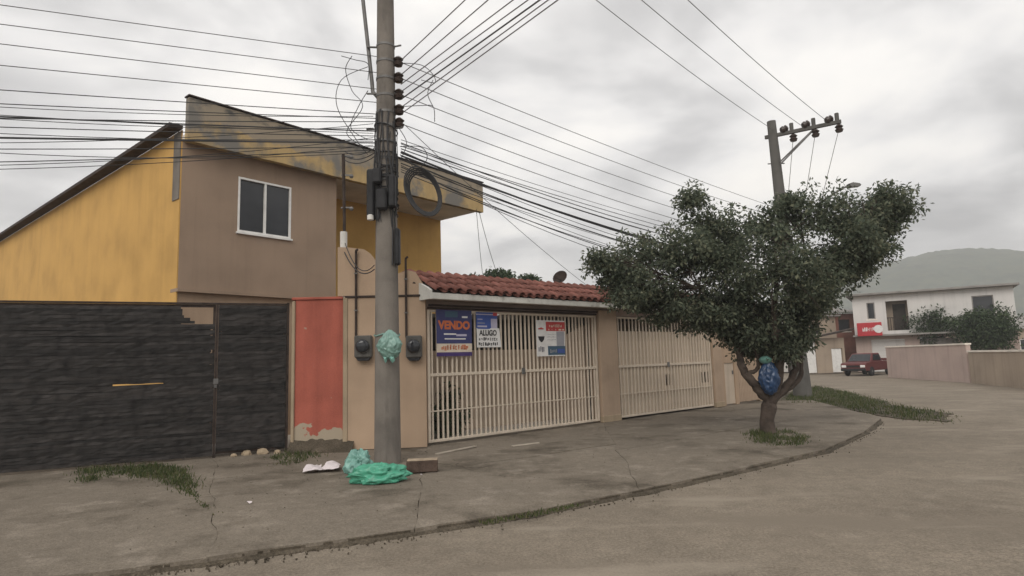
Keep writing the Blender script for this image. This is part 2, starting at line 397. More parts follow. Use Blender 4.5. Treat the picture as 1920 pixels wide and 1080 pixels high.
Wp = [gnd(*q) for q in ((240, 872), (400, 859), (540, 847), (645, 847), (800, 837), (960, 816), (1130, 794), (1240, 778), (1345, 763), (1440, 754), (1530, 752))]
Kp = [gnd(*q) for q in ((240, 1060), (400, 1039), (510, 1023), (650, 1004), (780, 986), (1000, 953), (1200, 914), (1400, 873), (1545, 840), (1618, 808), (1652, 783))]
dL = (Wp[0] - Wp[1]).normalized(); dK = (Kp[0] - Kp[1]).normalized()
Wp = [Wp[0] + dL * 9, Wp[0] + dL * 5, Wp[0] + dL * 2.2] + Wp
Kp = [Kp[0] + dK * 8, Kp[0] + dK * 4.5, Kp[0] + dK * 2.0] + Kp
def pavement():
    root_mb = MB(); segs = [(0, 2), (2, 4), (4, 7), (7, 9), (9, 11), (11, 13)]
    W2 = [p + (p - q).normalized() * 0.4 for p, q in zip(Wp, Kp)]
    n = len(Wp)
    V = [(p.x, p.y, -0.035) for p in W2] + [(p.x, p.y, -0.035) for p in Kp] + [(p.x, p.y, RZ - 0.1) for p in Kp] + [(p.x, p.y, RZ - 0.1) for p in W2]
    Fc = []
    for i in range(n - 1):
        Fc += [(i, i + 1, n + i + 1, n + i), (n + i, n + i + 1, 2 * n + i + 1, 2 * n + i)]
    Fc += [(n - 1, 3 * n + n - 1, 3 * n - 1, 2 * n - 1)]
    root_mb.add(V, Fc)
    root = root_mb.build('sidewalk', M['earth'], fix=False); tag(root, kind='structure')
    def along(L_, a, b, f):
        x = a + (b - a) * f; k = min(int(x), len(L_) - 2); return L_[k].lerp(L_[k + 1], x - k)
    for i, (sa, sb) in enumerate(segs):
        ts = [(-0.09, 0.47 + 0.12 * math.sin(i * 2.1)), (0.47 + 0.12 * math.sin(i * 2.1), 1.0)]
        for j, (t0, t1) in enumerate(ts):
            mb = MB(); nx, ny = 30, 16
            tilt = rng.uniform(-0.006, 0.006); zo = rng.uniform(-0.006, 0.002)
            top = []
            for b in range(ny + 1):
                for a in range(nx + 1):
                    fa, fb = a / nx, b / ny
                    P0 = along(Wp, sa, sb, fa); P1 = along(Kp, sa, sb, fa)
                    t = t0 + (t1 - t0) * fb
                    q = P0.lerp(P1, t)
                    c = q.copy()
                    du = (along(Wp, sa, sb, 1) - along(Wp, sa, sb, 0)).normalized(); dv = (P1 - P0).normalized()
                    wig = 0.10 * noise.noise(Vector((q.x * 0.9, q.y * 0.9, 8))) + 0.05 * noise.noise(Vector((q.x * 2.7, q.y * 2.7, 8)))
                    if 0 < i and a == 0 or a == nx and i < len(segs) - 1: c += du * wig
                    if (b == 0 and j > 0) or (b == ny and j == 0): c += dv * wig
                    jit = 0.022 * noise.noise(Vector((q.x * 3.1, q.y * 3.1, 1))) + 0.012 * noise.noise(Vector((q.x * 11, q.y * 11, 2)))
                    g = 0.001
                    if a == 0: c += du * (g + abs(jit) * 0.3)
                    if a == nx: c -= du * (g + abs(jit) * 0.3)
                    if b == 0 and j > 0: c += dv * (g + abs(jit) * 0.3)
                    if b == ny: c += dv * ((-g - abs(jit) * 0.3) if j == 0 else jit * 1.6)
                    z = zo + tilt * (fa - 0.5) * 2 + 0.012 * noise.noise(Vector((q.x * 0.7, q.y * 0.7, 5)))
                    if j == 1 and fb > 0.9: z -= 0.012 * (fb - 0.9) * 10
                    if (a in (0, nx)) or (b in (0, ny)): z -= 0.004
                    top.append((c.x, c.y, z))
            nn = len(top)
            V = top[:]; Fc = [(b * (nx + 1) + a, (b + 1) * (nx + 1) + a, (b + 1) * (nx + 1) + a + 1, b * (nx + 1) + a + 1) for b in range(ny) for a in range(nx)]
            rim = [a for a in range(nx + 1)] + [b * (nx + 1) + nx for b in range(1, ny + 1)] + [ny * (nx + 1) + a for a in range(nx - 1, -1, -1)] + [b * (nx + 1) for b in range(ny - 1, 0, -1)]
            zb = RZ - 0.06 if j == 1 else -0.06
            for r_ in rim: V.append((top[r_][0], top[r_][1], zb))
            k = len(rim)
            for a in range(k): Fc.append((rim[a], rim[(a + 1) % k], nn + (a + 1) % k, nn + a))
            mb.add(V, Fc)
            mb.build('slab', M['walk'], root, smooth=True)
pavement()

def gutter():
    mb = MB(); pts = []
    for i in range(len(Kp) - 1):
        for k in range(14): pts.append(Kp[i].lerp(Kp[i + 1], k / 14))
    V = []; Fc = []
    for i, p in enumerate(pts):
        d = (pts[min(i + 1, len(pts) - 1)] - pts[max(i - 1, 0)]).normalized(); nrm = Vector((d.y, -d.x, 0))
        wd = 0.05 + 0.10 * abs(noise.noise(Vector((i * 0.21, 0, 9)))) + 0.05 * abs(noise.noise(Vector((i * 0.9, 4, 9))))
        V += [(p.x - nrm.x * 0.05, p.y - nrm.y * 0.05, RZ + 0.03), (p.x + nrm.x * wd * 0.4, p.y + nrm.y * wd * 0.4, RZ + 0.014), (p.x + nrm.x * wd, p.y + nrm.y * wd, RZ - 0.012)]
    for i in range(len(pts) - 1):
        for k in (0, 1): Fc.append((i * 3 + k, i * 3 + k + 1, i * 3 + 4 + k, i * 3 + 3 + k))
    mb.add(V, Fc)
    o = mb.build('gutter_dirt', M['earth'], smooth=True)
    tag(o, 'dark dirt and grit gathered along the kerb', 'dirt', kind='stuff')
    # bits of gravel, dead leaves and crumbs
    mb = MB()
    for k in range(900):
        i = rng.randrange(0, len(pts) - 1); p = pts[i].lerp(pts[i + 1], rng.random())
        d = (pts[i + 1] - pts[i]).normalized(); nrm = Vector((d.y, -d.x, 0))
        q = p + nrm * abs(rng.gauss(0.03, 0.10)); s = rng.uniform(0.003, 0.010)
        z = RZ + 0.004
        mb.box(-s, s, -s * 0.7, s * 0.7, -s * 0.5, s * 0.5, Matrix.Translation((q.x, q.y, z)) @ Matrix.Rotation(rng.random() * 6, 4, Vector((rng.random(), rng.random(), rng.random())).normalized()))
    for k in range(600):
        i = rng.randrange(3, len(Wp) - 1); t = rng.random() ** 1.5 * 0.9 + 0.04; f = rng.random()
        p = Wp[i].lerp(Wp[i + 1], f) if i + 1 < len(Wp) else Wp[i]
        p = p.lerp(Kp[i].lerp(Kp[i + 1], f), t) if i + 1 < len(Kp) else p
        s = rng.uniform(0.002, 0.007)
        mb.box(-s, s, -s * 0.8, s * 0.8, -s * 0.4, s * 0.4, Matrix.Translation((p.x, p.y, 0.004)) @ Matrix.Rotation(rng.random() * 6, 4, 'Z'))
    o = mb.build('gravel', M['earth'], fix=False); tag(o, 'loose grit and dry leaf crumbs scattered on the pavement', 'gravel', kind='stuff')
gutter()

def grass_patch(name, label, pts, n, h, zc=0.0, wd=0.006, lean=0.9, seed=1, spread=1.0):
    """blades spread over a ground polygon (list of Vectors)"""
    r = random.Random(seed)
    xs = [p.x for p in pts]; ys = [p.y for p in pts]
    def inside(x, y):
        c = False; j = len(pts) - 1
        for i in range(len(pts)):
            if (ys[i] > y) != (ys[j] > y) and x < (xs[j] - xs[i]) * (y - ys[i]) / (ys[j] - ys[i]) + xs[i]: c = not c
            j = i
        return c
    V = []; Fc = []; k = 0; tries = 0
    while k < n and tries < n * 30:
        tries += 1
        x = r.uniform(min(xs), max(xs)); y = r.uniform(min(ys), max(ys))
        if not inside(x, y): continue
        nv = noise.noise(Vector((x * 2.2, y * 2.2, seed)))
        jr = r.gauss(0, 0.10) * spread; ja = r.random() * 6.283; x += jr * math.cos(ja); y += jr * math.sin(ja); h_f = 1 / (1 + 5 * abs(jr))
        if nv < -0.12 + 0.25 * r.random() - 0.2: continue
        hh = h * (0.25 + 1.1 * r.random() ** 1.6) * (0.6 + 0.8 * max(0, nv + 0.4)) * h_f
        a = r.random() * 6.283; b = r.random() * 6.283
        lx, ly = math.cos(b) * hh * lean * r.random(), math.sin(b) * hh * lean * r.random()
        wx, wy = math.cos(a) * wd, math.sin(a) * wd
        i0 = len(V)
        V += [(x - wx, y - wy, zc), (x + wx, y + wy, zc), (x + lx * 0.4 + wx * 0.8, y + ly * 0.4 + wy * 0.8, zc + hh * 0.6), (x + lx * 0.4 - wx * 0.8, y + ly * 0.4 - wy * 0.8, zc + hh * 0.6), (x + lx, y + ly, zc + hh)]
        Fc += [(i0, i0 + 1, i0 + 2, i0 + 3), (i0 + 3, i0 + 2, i0 + 4)]
        k += 1
    mb = MB(); mb.add(V, Fc)
    o = mb.build(name, M['grass'], fix=False); tag(o, label, 'grass', kind='stuff')
    return o
grass_patch('grass', 'ragged green grass in front of the black gate', [gnd(*q) for q in ((150, 880), (240, 876), (330, 870), (350, 888), (366, 920), (352, 930), (325, 912), (285, 898), (240, 894), (150, 905))], 3000, 0.10, seed=3)
grass_patch('grass', 'weeds growing in the pavement joint below the grass', [gnd(*q) for q in ((345, 920), (360, 918), (410, 962), (400, 968))], 160, 0.035, seed=5, spread=0.2)
grass_patch('grass', 'small green weeds at the foot of the gate post', [gnd(*q) for q in ((505, 858), (540, 848), (600, 850), (590, 862), (545, 872), (515, 872))], 700, 0.09, seed=4)
grass_patch('grass', 'green tuft of grass round the foot of the tree', [gnd(*q) for q in ((1398, 815), (1425, 806), (1470, 806), (1515, 820), (1505, 834), (1450, 836), (1405, 828))], 1800, 0.09, seed=6)
grass_patch('grass', 'long green verge by the far pole and the side street', [gnd(*q) for q in ((1470, 756), (1478, 738), (1530, 722), (1560, 728), (1610, 738), (1680, 757), (1760, 768), (1770, 788), (1680, 778), (1620, 768), (1560, 757))], 9000, 0.16, zc=-0.07, wd=0.009, seed=8, spread=3.0)
grass_patch('grass', 'thin weeds growing out of the kerb joint', [gnd(*q) for q in ((900, 974), (1000, 957), (1100, 935), (1120, 936), (1010, 962), (910, 978))], 420, 0.04, zc=-0.03, seed=9, spread=0.3)
def verge():
    mb = MB(); q = [gnd(*p) for p in ((1440, 757), (1470, 734), (1530, 720), (1570, 728), (1620, 740), (1690, 757), (1780, 770), (1775, 785), (1690, 780), (1640, 772), (1560, 760))]
    pts = []
    for i in range(len(q)):
        for k in range(10):
            p = q[i].lerp(q[(i + 1) % len(q)], k / 10); pts.append((p.x + 0.35 * noise.noise(Vector((p.x * 1.3, p.y * 1.3, 4))), p.y + 0.35 * noise.noise(Vector((p.x * 1.3, p.y * 1.3, 14)))))
    mb.prism(pts, -0.2, RZ + 0.012, 'z')
    tag(mb.build('verge_soil', M['earth']), kind='structure')
verge()

# ------------------------------------------------------------------ the two-storey house
_d = Vector((math.sin(R(39.8)), math.cos(R(39.8)), 0))
HF = Frame(atd(630, 500, 15.5), _d)
def house():
    root = empty('house', HF.o, HF.ang, 'two storey house with brown and yellow walls and a mouldy parapet', 'house')
    uL, zt0 = HF.uz(343, 265); _, zt1 = HF.uz(630, 327); ztop = (zt0 + zt1) / 2
    _, zb0 = HF.uz(355, 547); _, zb1 = HF.uz(630, 556); zb = (zb0 + zb1) / 2
    vf = -0.28
    fl, ft0 = HF.uz(355, 180, vf); fr, ft1 = HF.uz(905, 345, vf); _, fb0 = HF.uz(350, 256, vf); _, fb1 = HF.uz(905, 395, vf)
    ft = (ft0 + ft1) / 2; fb = (fb0 + fb1) / 2
    # where the recessed wall stands: the slab's right edge meets its corner
    best = min(((abs(HF.uz(825, 414, 0.1 * k)[0] - fr), 0.1 * k) for k in range(1, 60)))
    vr = best[1]
    print('HOUSE', uL, ztop, zb, 'fascia', fl, fr, fb, ft, 'recess', vr)
    D = 21.0
    # brown front wall with the window opening
    w0, wz1 = HF.uz(447, 333); w1, _ = HF.uz(546, 350); _, wz0 = HF.uz(447, 436); _, wz0b = HF.uz(546, 447); _, wz1b = HF.uz(546, 350)
    wz1 = (wz1 + wz1b) / 2; wz0 = (wz0 + wz0b) / 2
    zw = fb + 0.05
    mb = MB()
    T = 0.18
    for a, b, c, d in ((uL, w0, zb, zw), (w1, 0, zb, zw), (w0, w1, zb, wz0), (w0, w1, wz1, zw)): mb.box(a, b, 0, T, c, d)
    mb.box(-T, 0, T, vr + 0.1, zb, zw)
    mb.build('front_wall', M['beige'], root)
    mb = MB(); mb.box(uL - 0.03, 0.02, -0.07, 0.3, zb - 0.07, zb)
    mb.build('ledge', M['beige'], root)
    mb = MB(); mb.box(uL + 0.02, 0.0, 0.06, 0.25, 0, zb - 0.07)
    mb.build('ground_floor_wall', M['pink'], root)
    # yellow side wall
    mb = MB(); mb.box(uL - 0.025, uL, 0.012, D, 0, max(zw - 0.03, HF.uz(350, 243, 0)[1] - 0.032)); mb.build('side_wall', M['yellow'], root)
    # side eave
    mb = MB(); z = HF.uz(350, 243, 0)[1]
    mb.box(uL - 0.30, uL - 0.028, -0.05, D, z - 0.03, z + 0.05); mb.build('side_eave', M['rust'], root)
    mb = MB()
    mb.box(uL - 0.045, uL - 0.026, 0.02, 0.35, zb + 1.9, z - 0.06)
    mb.build('bare_render_strip', M['conc'], root)
    # recessed yellow wall, right side wall
    mb = MB(); mb.box(0.0, fr - 0.02, vr, vr + 0.18, 0, fb + 0.02); mb.box(fr - 0.20, fr - 0.02, vr + 0.18, D, 0, fb + 0.02)
    mb.build('recessed_wall', M['yellow'], root)
    # slab and parapet
    M['peel'] = overlay(overlay(overlay(mat('peeling_parapet', (0.46, 0.33, 0.16), 0.92, 0.16, 2.0, bump=0.4, streak=0.3), (0.31, 0.26, 0.195), (0.48, 0.58), scale=2.2, zref=fb + 0.42 * (ft - fb), zspan=-0.9), (0.19, 0.178, 0.16), (0.52, 0.62), scale=0.9, off=(2.2, 0, 0)), (0.09, 0.087, 0.08), (0.58, 0.78), scale=3.0, zref=fb + 0.75 * (ft - fb), zspan=-1.6, stretch=(1, 1, 2.0))
    mb = MB(); mb.bbox(fl, fr, vf + 0.16, D + 0.3, fb, fb + 0.12, 0.01); mb.build('roof_slab', M['soffit'], root)
    mb = MB(); n = 60                                           # uneven top edge
    V = []; 
    for k in range(n + 1):
        u = fl + (fr - fl) * k / n; dz = 0.018 * noise.noise(Vector((u * 4, 1, 1))) + 0.01 * noise.noise(Vector((u * 13, 2, 1)))
        e = 0.012 * noise.noise(Vector((u * 5, 7, 1)))
        V += [(u, vf, fb - 0.06 + e), (u, vf, ft + dz), (u, vf + 0.155, ft + dz), (u, vf + 0.155, fb - 0.06 + e)]
    Fc = []
    for k in range(n):
        for a in range(4): Fc.append((k * 4 + a, k * 4 + (a + 1) % 4, k * 4 + 4 + (a + 1) % 4, k * 4 + 4 + a))
    Fc += [(0, 1, 2, 3), (n * 4 + 3, n * 4 + 2, n * 4 + 1, n * 4)]
    mb.add(V, Fc); mb.build('parapet', M['peel'], root)
    mb = MB(); mb.box(fl - 0.02, fr + 0.02, vf - 0.03, vf + 0.19, ft + 0.022, ft + 0.05); mb.build('parapet_coping', M['rust'], root)
    mb = MB(); mb.box(fr - 0.15, fr, vf + 0.16, D, fb + 0.121, ft - 0.03); mb.build("parapet", M["peel"], root)
    # window
    wroot = MB(); fw = 0.045
    um = (w0 + w1) / 2 - 0.02
    for a, b, c, d in ((w0, w0 + fw, wz0, wz1), (w1 - fw, w1, wz0, wz1), (w0 + fw, w1 - fw, wz0, wz0 + fw), (w0 + fw, w1 - fw, wz1 - fw, wz1), (um, um + fw * 0.9, wz0 + fw, wz1 - fw)):
        wroot.box(a, b, -0.012, 0.09, c, d)
    wo = wroot.build('window', M['alu'], root)
    for a, b, v in ((w0 + fw, um, 0.05), (um + fw * 0.9, w1 - fw, 0.03)):
        mb = MB(); mb.box(a, b, v, v + 0.006, wz0 + fw, wz1 - fw); mb.build('pane', M['glass'], wo)
    mb = MB(); mb.box(w0 - 0.03, w1 + 0.03, -0.05, 0.0, wz0 - 0.045, wz0 - 0.004); mb.build('sill', M['alu'], wo)
    mb = MB(); mb.box(w0, w1, 0.3, 0.32, wz0 - 0.3, wz1 + 0.3); mb.build('curtain', M['darkwood'], wo)
    # interior so the slab shades it
    mb = MB(); mb.box(uL, -0.2, 2.5, 2.6, 0, fb - 0.01); mb.build('inner_wall', M['soffit'], root)
house()

# ------------------------------------------------------------------ black gate on the left
BF = Frame(gnd(240, 872), gnd(540, 847) - gnd(240, 872))
def black_gate():
    u1 = BF.uz(404, 700)[0]; u2 = BF.uz(539, 700)[0]; u0 = -2.1
    zt = (BF.uz(240, 570)[1] + BF.uz(542, 572)[1]) / 2
    print('BLACK GATE', u1, u2, zt)
    root = empty('driveway_gate', BF.o, BF.ang, 'tall double gate covered with black horizontal strips, below the yellow wall', 'gate')
    pitch = 0.058
    hole_u = BF.uz(347, 590)[0]; hole_u2 = BF.uz(376, 590)[0]; hz = BF.uz(375, 605)[1]
    gap_z = BF.uz(270, 720)[1]; gap_u = BF.uz(300, 720)[0]; dot_u = BF.uz(396, 660)[0]; dot_z = BF.uz(398, 660)[1]
    def strip(a, b, z, leaf, seed):
        r = random.Random(seed * 31 + 5); n = max(4, int((b - a) / 0.11)); mb = MB(); V = []; Fc = []
        ph = r.random() * 6; amp = r.uniform(0.002, 0.007); sg = r.uniform(-0.006, 0.004)
        h = pitch * r.uniform(0.80, 1.12)
        for k in range(n + 1):
            f = k / n; u = a + (b - a) * f
            v = -0.016 + (0.005 if ((k // 3) + seed) % 2 else -0.004) * (0.6 + 0.8 * r.random()) + 0.0015 * r.uniform(-1, 1); zz = z + amp * math.sin(f * 9 + ph) + sg * 4 * f * (1 - f) + r.uniform(-0.002, 0.002)
            tw = r.uniform(-0.0035, 0.0035)
            V += [(u, v - 0.004 + tw, zz), (u, v - 0.004 - tw, zz + h), (u, v + 0.0, zz + h), (u, v, zz)]
        for k in range(n):
            for c in range(4): Fc.append((k * 4 + c, k * 4 + (c + 1) % 4, k * 4 + 4 + (c + 1) % 4, k * 4 + 4 + c))
        Fc += [(0, 1, 2, 3), (n * 4 + 3, n * 4 + 2, n * 4 + 1, n * 4)]
        mb.add(V, Fc); mb.build('slat', M['slat'], leaf)
    for li, (a, b) in enumerate(((u0, u1 - 0.02), (u1 + 0.03, u2 - 0.03))):
        leaf = MB()
        for x0, x1 in ((a, a + 0.045), (b - 0.045, b)): leaf.box(x0, x1, 0.02, 0.06, 0.06, zt)
        leaf.box(a + 0.045, b - 0.045, 0.021, 0.059, zt - 0.05, zt - 0.001); leaf.box(a + 0.045, b - 0.045, 0.021, 0.059, 0.06, 0.11)
        leaf.box(a + 0.045, b - 0.045, 0.022, 0.058, 1.30, 1.34)
        lf = leaf.build('gate_leaf', M['rust'], root)
        k = 0; z = 0.05 if li == 0 else 0.11
        mb = MB(); nz_ = gap_z
        if li == 0:
            mb.box(a + 0.05, b - 0.05, 0.012, 0.016, 0.07, nz_ - 0.03); mb.box(a + 0.05, -0.28, 0.012, 0.016, nz_ - 0.03, nz_ + 0.02); mb.box(gap_u + 0.05, b - 0.05, 0.012, 0.016, nz_ - 0.03, nz_ + 0.02); mb.box(a + 0.05, dot_u - 0.02, 0.012, 0.016, nz_ + 0.02, hz - 0.05); mb.box(a + 0.05, hole_u - 0.06, 0.012, 0.016, hz - 0.05, zt - 0.09)
        else: mb.box(a + 0.05, b - 0.05, 0.012, 0.016, 0.12, zt - 0.06)
        mb.build('backing_net', M['black'], lf)
        while z < zt - (0.10 if li == 0 else 0.05):
            aa, bb = a, b
            if li == 0 and z > hz - 0.06: bb = hole_u2 + (hole_u - 0.05 - hole_u2) * min(1, max(0, (z - hz + 0.06) / 0.16)) + rng.uniform(-0.02, 0.02)
            if li == 0 and abs(z + pitch / 2 - gap_z) < pitch * 0.43:
                strip(gap_u + 0.06, bb, z + 0.004, lf, k * 7 + 3); strip(aa, -0.28, z, lf, k * 7 + 4); strip(-0.3, gap_u + 0.08, z + 0.014, lf, k * 7 + 5); aa, bb = None, None
            elif li == 0 and abs(z + pitch / 2 - dot_z) < pitch * 0.5: bb = dot_u
            if aa is not None: strip(aa, bb, z, lf, k * 7 + li)
            z += pitch * rng.uniform(0.84, 0.97); k += 1
    for name, a, b, hh in (('centre_post', u1 - 0.016, u1 + 0.026, zt - 0.003), ('jamb', u2 - 0.025, u2 + 0.02, zt + 0.05)):
        mb = MB(); mb.box(a, b, -0.012, 0.05, 0, hh); mb.build(name, M['rust'], root)
    mb = MB(); mb.box(u0 - 0.02, u2 - 0.026, -0.01, 0.05, zt + 0.004, zt + 0.035); mb.build('top_rail', M['rust'], root)
    mb = MB(); mb.box(u1 - 0.03, u1 + 0.05, -0.03, -0.013, 1.32, 1.42); mb.bbox(u1 - 0.02, u1 + 0.03, -0.05, -0.02, 1.25, 1.31, 0.006); mb.build('latch', M['steel'], root)
    # stones under the right leaf
    for k, (px, py, s) in enumerate(((462, 853, 0.10), (492, 851, 0.11), (520, 850, 0.07), (438, 856, 0.06))):
        p = gnd(px, py); mb = MB(); rr = random.Random(k)
        me_pts = []
        V = []; n = 7
        for j, (rz, zz) in enumerate(((0.9, -0.02), (1.0, 0.03), (0.7, 0.08), (0.2, 0.095))):
            for a in range(n):
                an = a / n * 6.283; q = s * rz * rr.uniform(0.8, 1.15); V.append((math.cos(an) * q, math.sin(an) * q * 0.7, zz * (s / 0.1)))
        Fc = [(j * n + a, j * n + (a + 1) % n, (j + 1) * n + (a + 1) % n, (j + 1) * n + a) for j in range(3) for a in range(n)] + [tuple(range(3 * n, 4 * n))]
        mb.add(V, Fc); o = mb.build('stone', M['postb'], smooth=False); o.location = p
        tag(o, ('pale stone lying under the black gate, leftmost but one', 'largest pale stone under the right leaf of the black gate', 'small stone near the right jamb of the black gate', 'leftmost small stone under the black gate')[k], 'stone', 'stones under the black gate')
    # garden wall further left
    o = empty('boundary_wall', BF.p(u0, 0, 0), BF.ang, 'tan rendered boundary wall left of the black gate', 'wall')
    mb = MB(); mb.bbox(-6, -0.03, -0.02, 0.16, 0, 2.5, 0.01); mb.build('wall_face', M['postb'], o)
    mb = MB(); mb.bbox(-6.02, -0.03, -0.06, 0.2, 2.503, 2.57, 0.01); mb.build('coping', M['soffit'], o)
black_gate()

# ------------------------------------------------------------------ red wall and meter wall
RF = Frame(gnd(541, 848), gnd(800, 838) - gnd(541, 848))
def red_wall():
    uA = 0.0; uB = RF.uz(552, 700)[0]; uC = RF.uz(643, 700)[0]; uD = RF.uz(652, 700)[0]; uE = RF.uz(799, 700)[0]
    zt = RF.uz(600, 562)[1]; zm = RF.uz(700, 556)[1]; zh = RF.uz(640, 463)[1]
    print('RED', uB, uC, uD, uE, zt, zm, zh)
    o = empty('red_wall', RF.o, RF.ang, 'narrow red painted wall with peeled base between tan posts', 'wall')
    mb = MB(); mb.box(uB, uC, 0.03, 0.2, 0, zt); mb.build('red_panel', M['red'], o)
    mb = MB(); mb.bbox(uA + 0.03, uB, -0.012, 0.2, 0, zt - 0.02, 0.012); mb.build('post', M['postb'], o)
    mb = MB(); mb.bbox(uC, uD, -0.02, 0.2, 0, zt + 0.04, 0.012); mb.build('post', M['postb'], o)
    mb = MB(); mb.bbox(uA + 0.02, uC - 0.003, 0.0, 0.22, zt + 0.003, zt + 0.055, 0.01); mb.build('coping', M['red'], o)
    # heap of dirt at its foot
    mb = MB(); n = 26; V = []; Fc = []
    for i in range(n + 1):
        u = uA + 0.02 + (uD - uA + 0.1) * i / n
        hgt = 0.20 + 0.11 * noise.noise(Vector((u * 3, 2, 2))) + 0.04 * noise.noise(Vector((u * 11, 2, 2)))
        for j in range(7):
            f = j / 6; v = 0.03 - (0.34 + 0.1 * noise.noise(Vector((u * 2, 9, 1)))) * f
            V.append((u, v, hgt * (1 - f) ** 1.3 + 0.03 * noise.noise(Vector((u * 9, v * 9, 3))) * (1 - f) - 0.01 * f))
    Fc = [(i * 7 + j, i * 7 + j + 1, (i + 1) * 7 + j + 1, (i + 1) * 7 + j) for i in range(n) for j in range(6)]
    mb.add(V, Fc); d = mb.build('dirt_heap', M['earth'], smooth=True); d.location = RF.o; d.rotation_euler.z = RF.ang
    tag(d, 'low heap of dark dirt at the foot of the red wall', 'dirt', kind='stuff')
    # meter wall with the curved upper edge
    o = empty('meter_wall', RF.o, RF.ang, 'pinkish rendered wall with stepped curved top behind the near pole', 'wall')
    mb = MB(); mb.box(uD + 0.002, uE, 0.0, 0.18, 0, zm - 0.02); mb.build('lower_wall', M['pink'], o)
    mb = MB(); mb.bbox(uD - 0.05, uE - 0.02, -0.03, 0.185, zm - 0.018, zm + 0.022, 0.008); mb.build('moulding', M['rust'], o)
    prof = [RF.uz(633, 556, 0.0)]
    for px, py in ((633, 463), (655, 464), (682, 467), (694, 475), (703, 487), (712, 502), (730, 514), (748, 512), (764, 506), (779, 510), (792, 530), (799, 545)): prof.append(RF.uz(px, py, 0.0))
    prof.append((uE, zm + 0.024)); prof[0] = (prof[0][0], zm + 0.024)
    mb = MB(); mb.prism([(a, z) for a, z in prof], 0.01, 0.17, 'y'); mb.build('upper_wall', M['pink'], o)
    # two meter boxes with conduits
    for k, (pxa, pxb, cx_, ytop, lab) in enumerate(((667, 699, 668, 476, 'grey meter box with conduit on the wall left of the near pole'), (762, 792, 761, 490, 'grey meter box with conduit on the wall right of the near pole'))):
        a, z1 = RF.uz(pxa, 630); b, z0 = RF.uz(pxb, 676)
        m = empty('meter_box', RF.p(a, 0, z0), RF.ang, lab, 'meter box', 'electricity meter boxes')
        wdt, h = b - a, z1 - z0
        mb = MB(); mb.bbox(0, wdt, -0.17, 0.0, 0.06, h, 0.02); mb.build('case', M['conc2'], m)
        mb = MB(); mb.lathe([(0.05, 0), (0.115, 0.0), (0.13, 0.05), (0.11, 0.085), (0.07, 0.10)], 16, Matrix.Translation((wdt / 2, -0.172, h * 0.58)) @ Matrix.Rotation(R(90), 4, 'X')); mb.build('meter_dome', M['glass'], m, smooth=True)
        mb = MB(); mb.prism([(0.02, 0.058), (wdt - 0.02, 0.058), (wdt - 0.07, 0.0), (0.07, 0.0)], -0.14, -0.004, 'y'); mb.build('terminal_cover', M['black'], m)
        cu, ct = RF.uz(cx_, ytop); cu -= a; ct -= z0
        mb = MB(); mb.tube([(cu, -0.035, h - 0.03), (cu, -0.035, ct), (cu + 0.005, -0.05, ct + 0.05), (cu + 0.04, -0.09, ct + 0.07)], [0.022, 0.022, 0.024, 0.024], 8); mb.build('conduit', M['rust'], m, smooth=True)
        mb = MB()
        for f in (0.3, 0.75): mb.box(cu - 0.035, cu + 0.035, -0.06, -0.012, h + (ct - h) * f, h + (ct - h) * f + 0.02)
        mb.build('pipe_clamp', M['steel'], m)
    # service mast: white pipe below, dark pipe above
    ms = empty('service_mast', RF.p(RF.uz(642, 552)[0], 0.1, 0), RF.ang, 'white pipe mast with dark pipe and bracket on the red wall corner', 'service mast')
    z0 = RF.uz(642, 552, 0.1)[1]; z1 = RF.uz(642, 435, 0.1)[1]; z2 = RF.uz(641, 290, 0.1)[1]
    mb = MB(); mb.tube([(0, 0, z0 - 0.1), (0, 0, z1)], 0.07, 14); mb.build('white_pipe', M['pvc'], ms, smooth=True)
    mb = MB(); mb.tube([(0.02, -0.02, z1 - 0.55), (0.015, -0.02, z1 + 0.3), (-0.01, 0, z2)], [0.03, 0.03, 0.034], 10); mb.build('dark_pipe', M['rust'], ms, smooth=True)
    mb = MB(); mb.box(-0.08, 0.08, -0.08, 0.08, z0 + 0.12, z0 + 0.14); mb.box(-0.08, 0.08, -0.08, 0.08, z1 - 0.45, z1 - 0.425); mb.build('band', M['black'], ms)
    mb = MB()
    for f in (0.3, 0.72, 0.97):
        z = z1 + (z2 - z1) * f; mb.box(-0.05, 0.14, -0.02, 0.02, z, z + 0.03); mb.lathe([(0.03, -0.04), (0.045, -0.01), (0.03, 0.03)], 10, Matrix.Translation((0.15, 0, z)))
    mb.build('insulator_bracket', M['steel'], ms)
    return
red_wall()

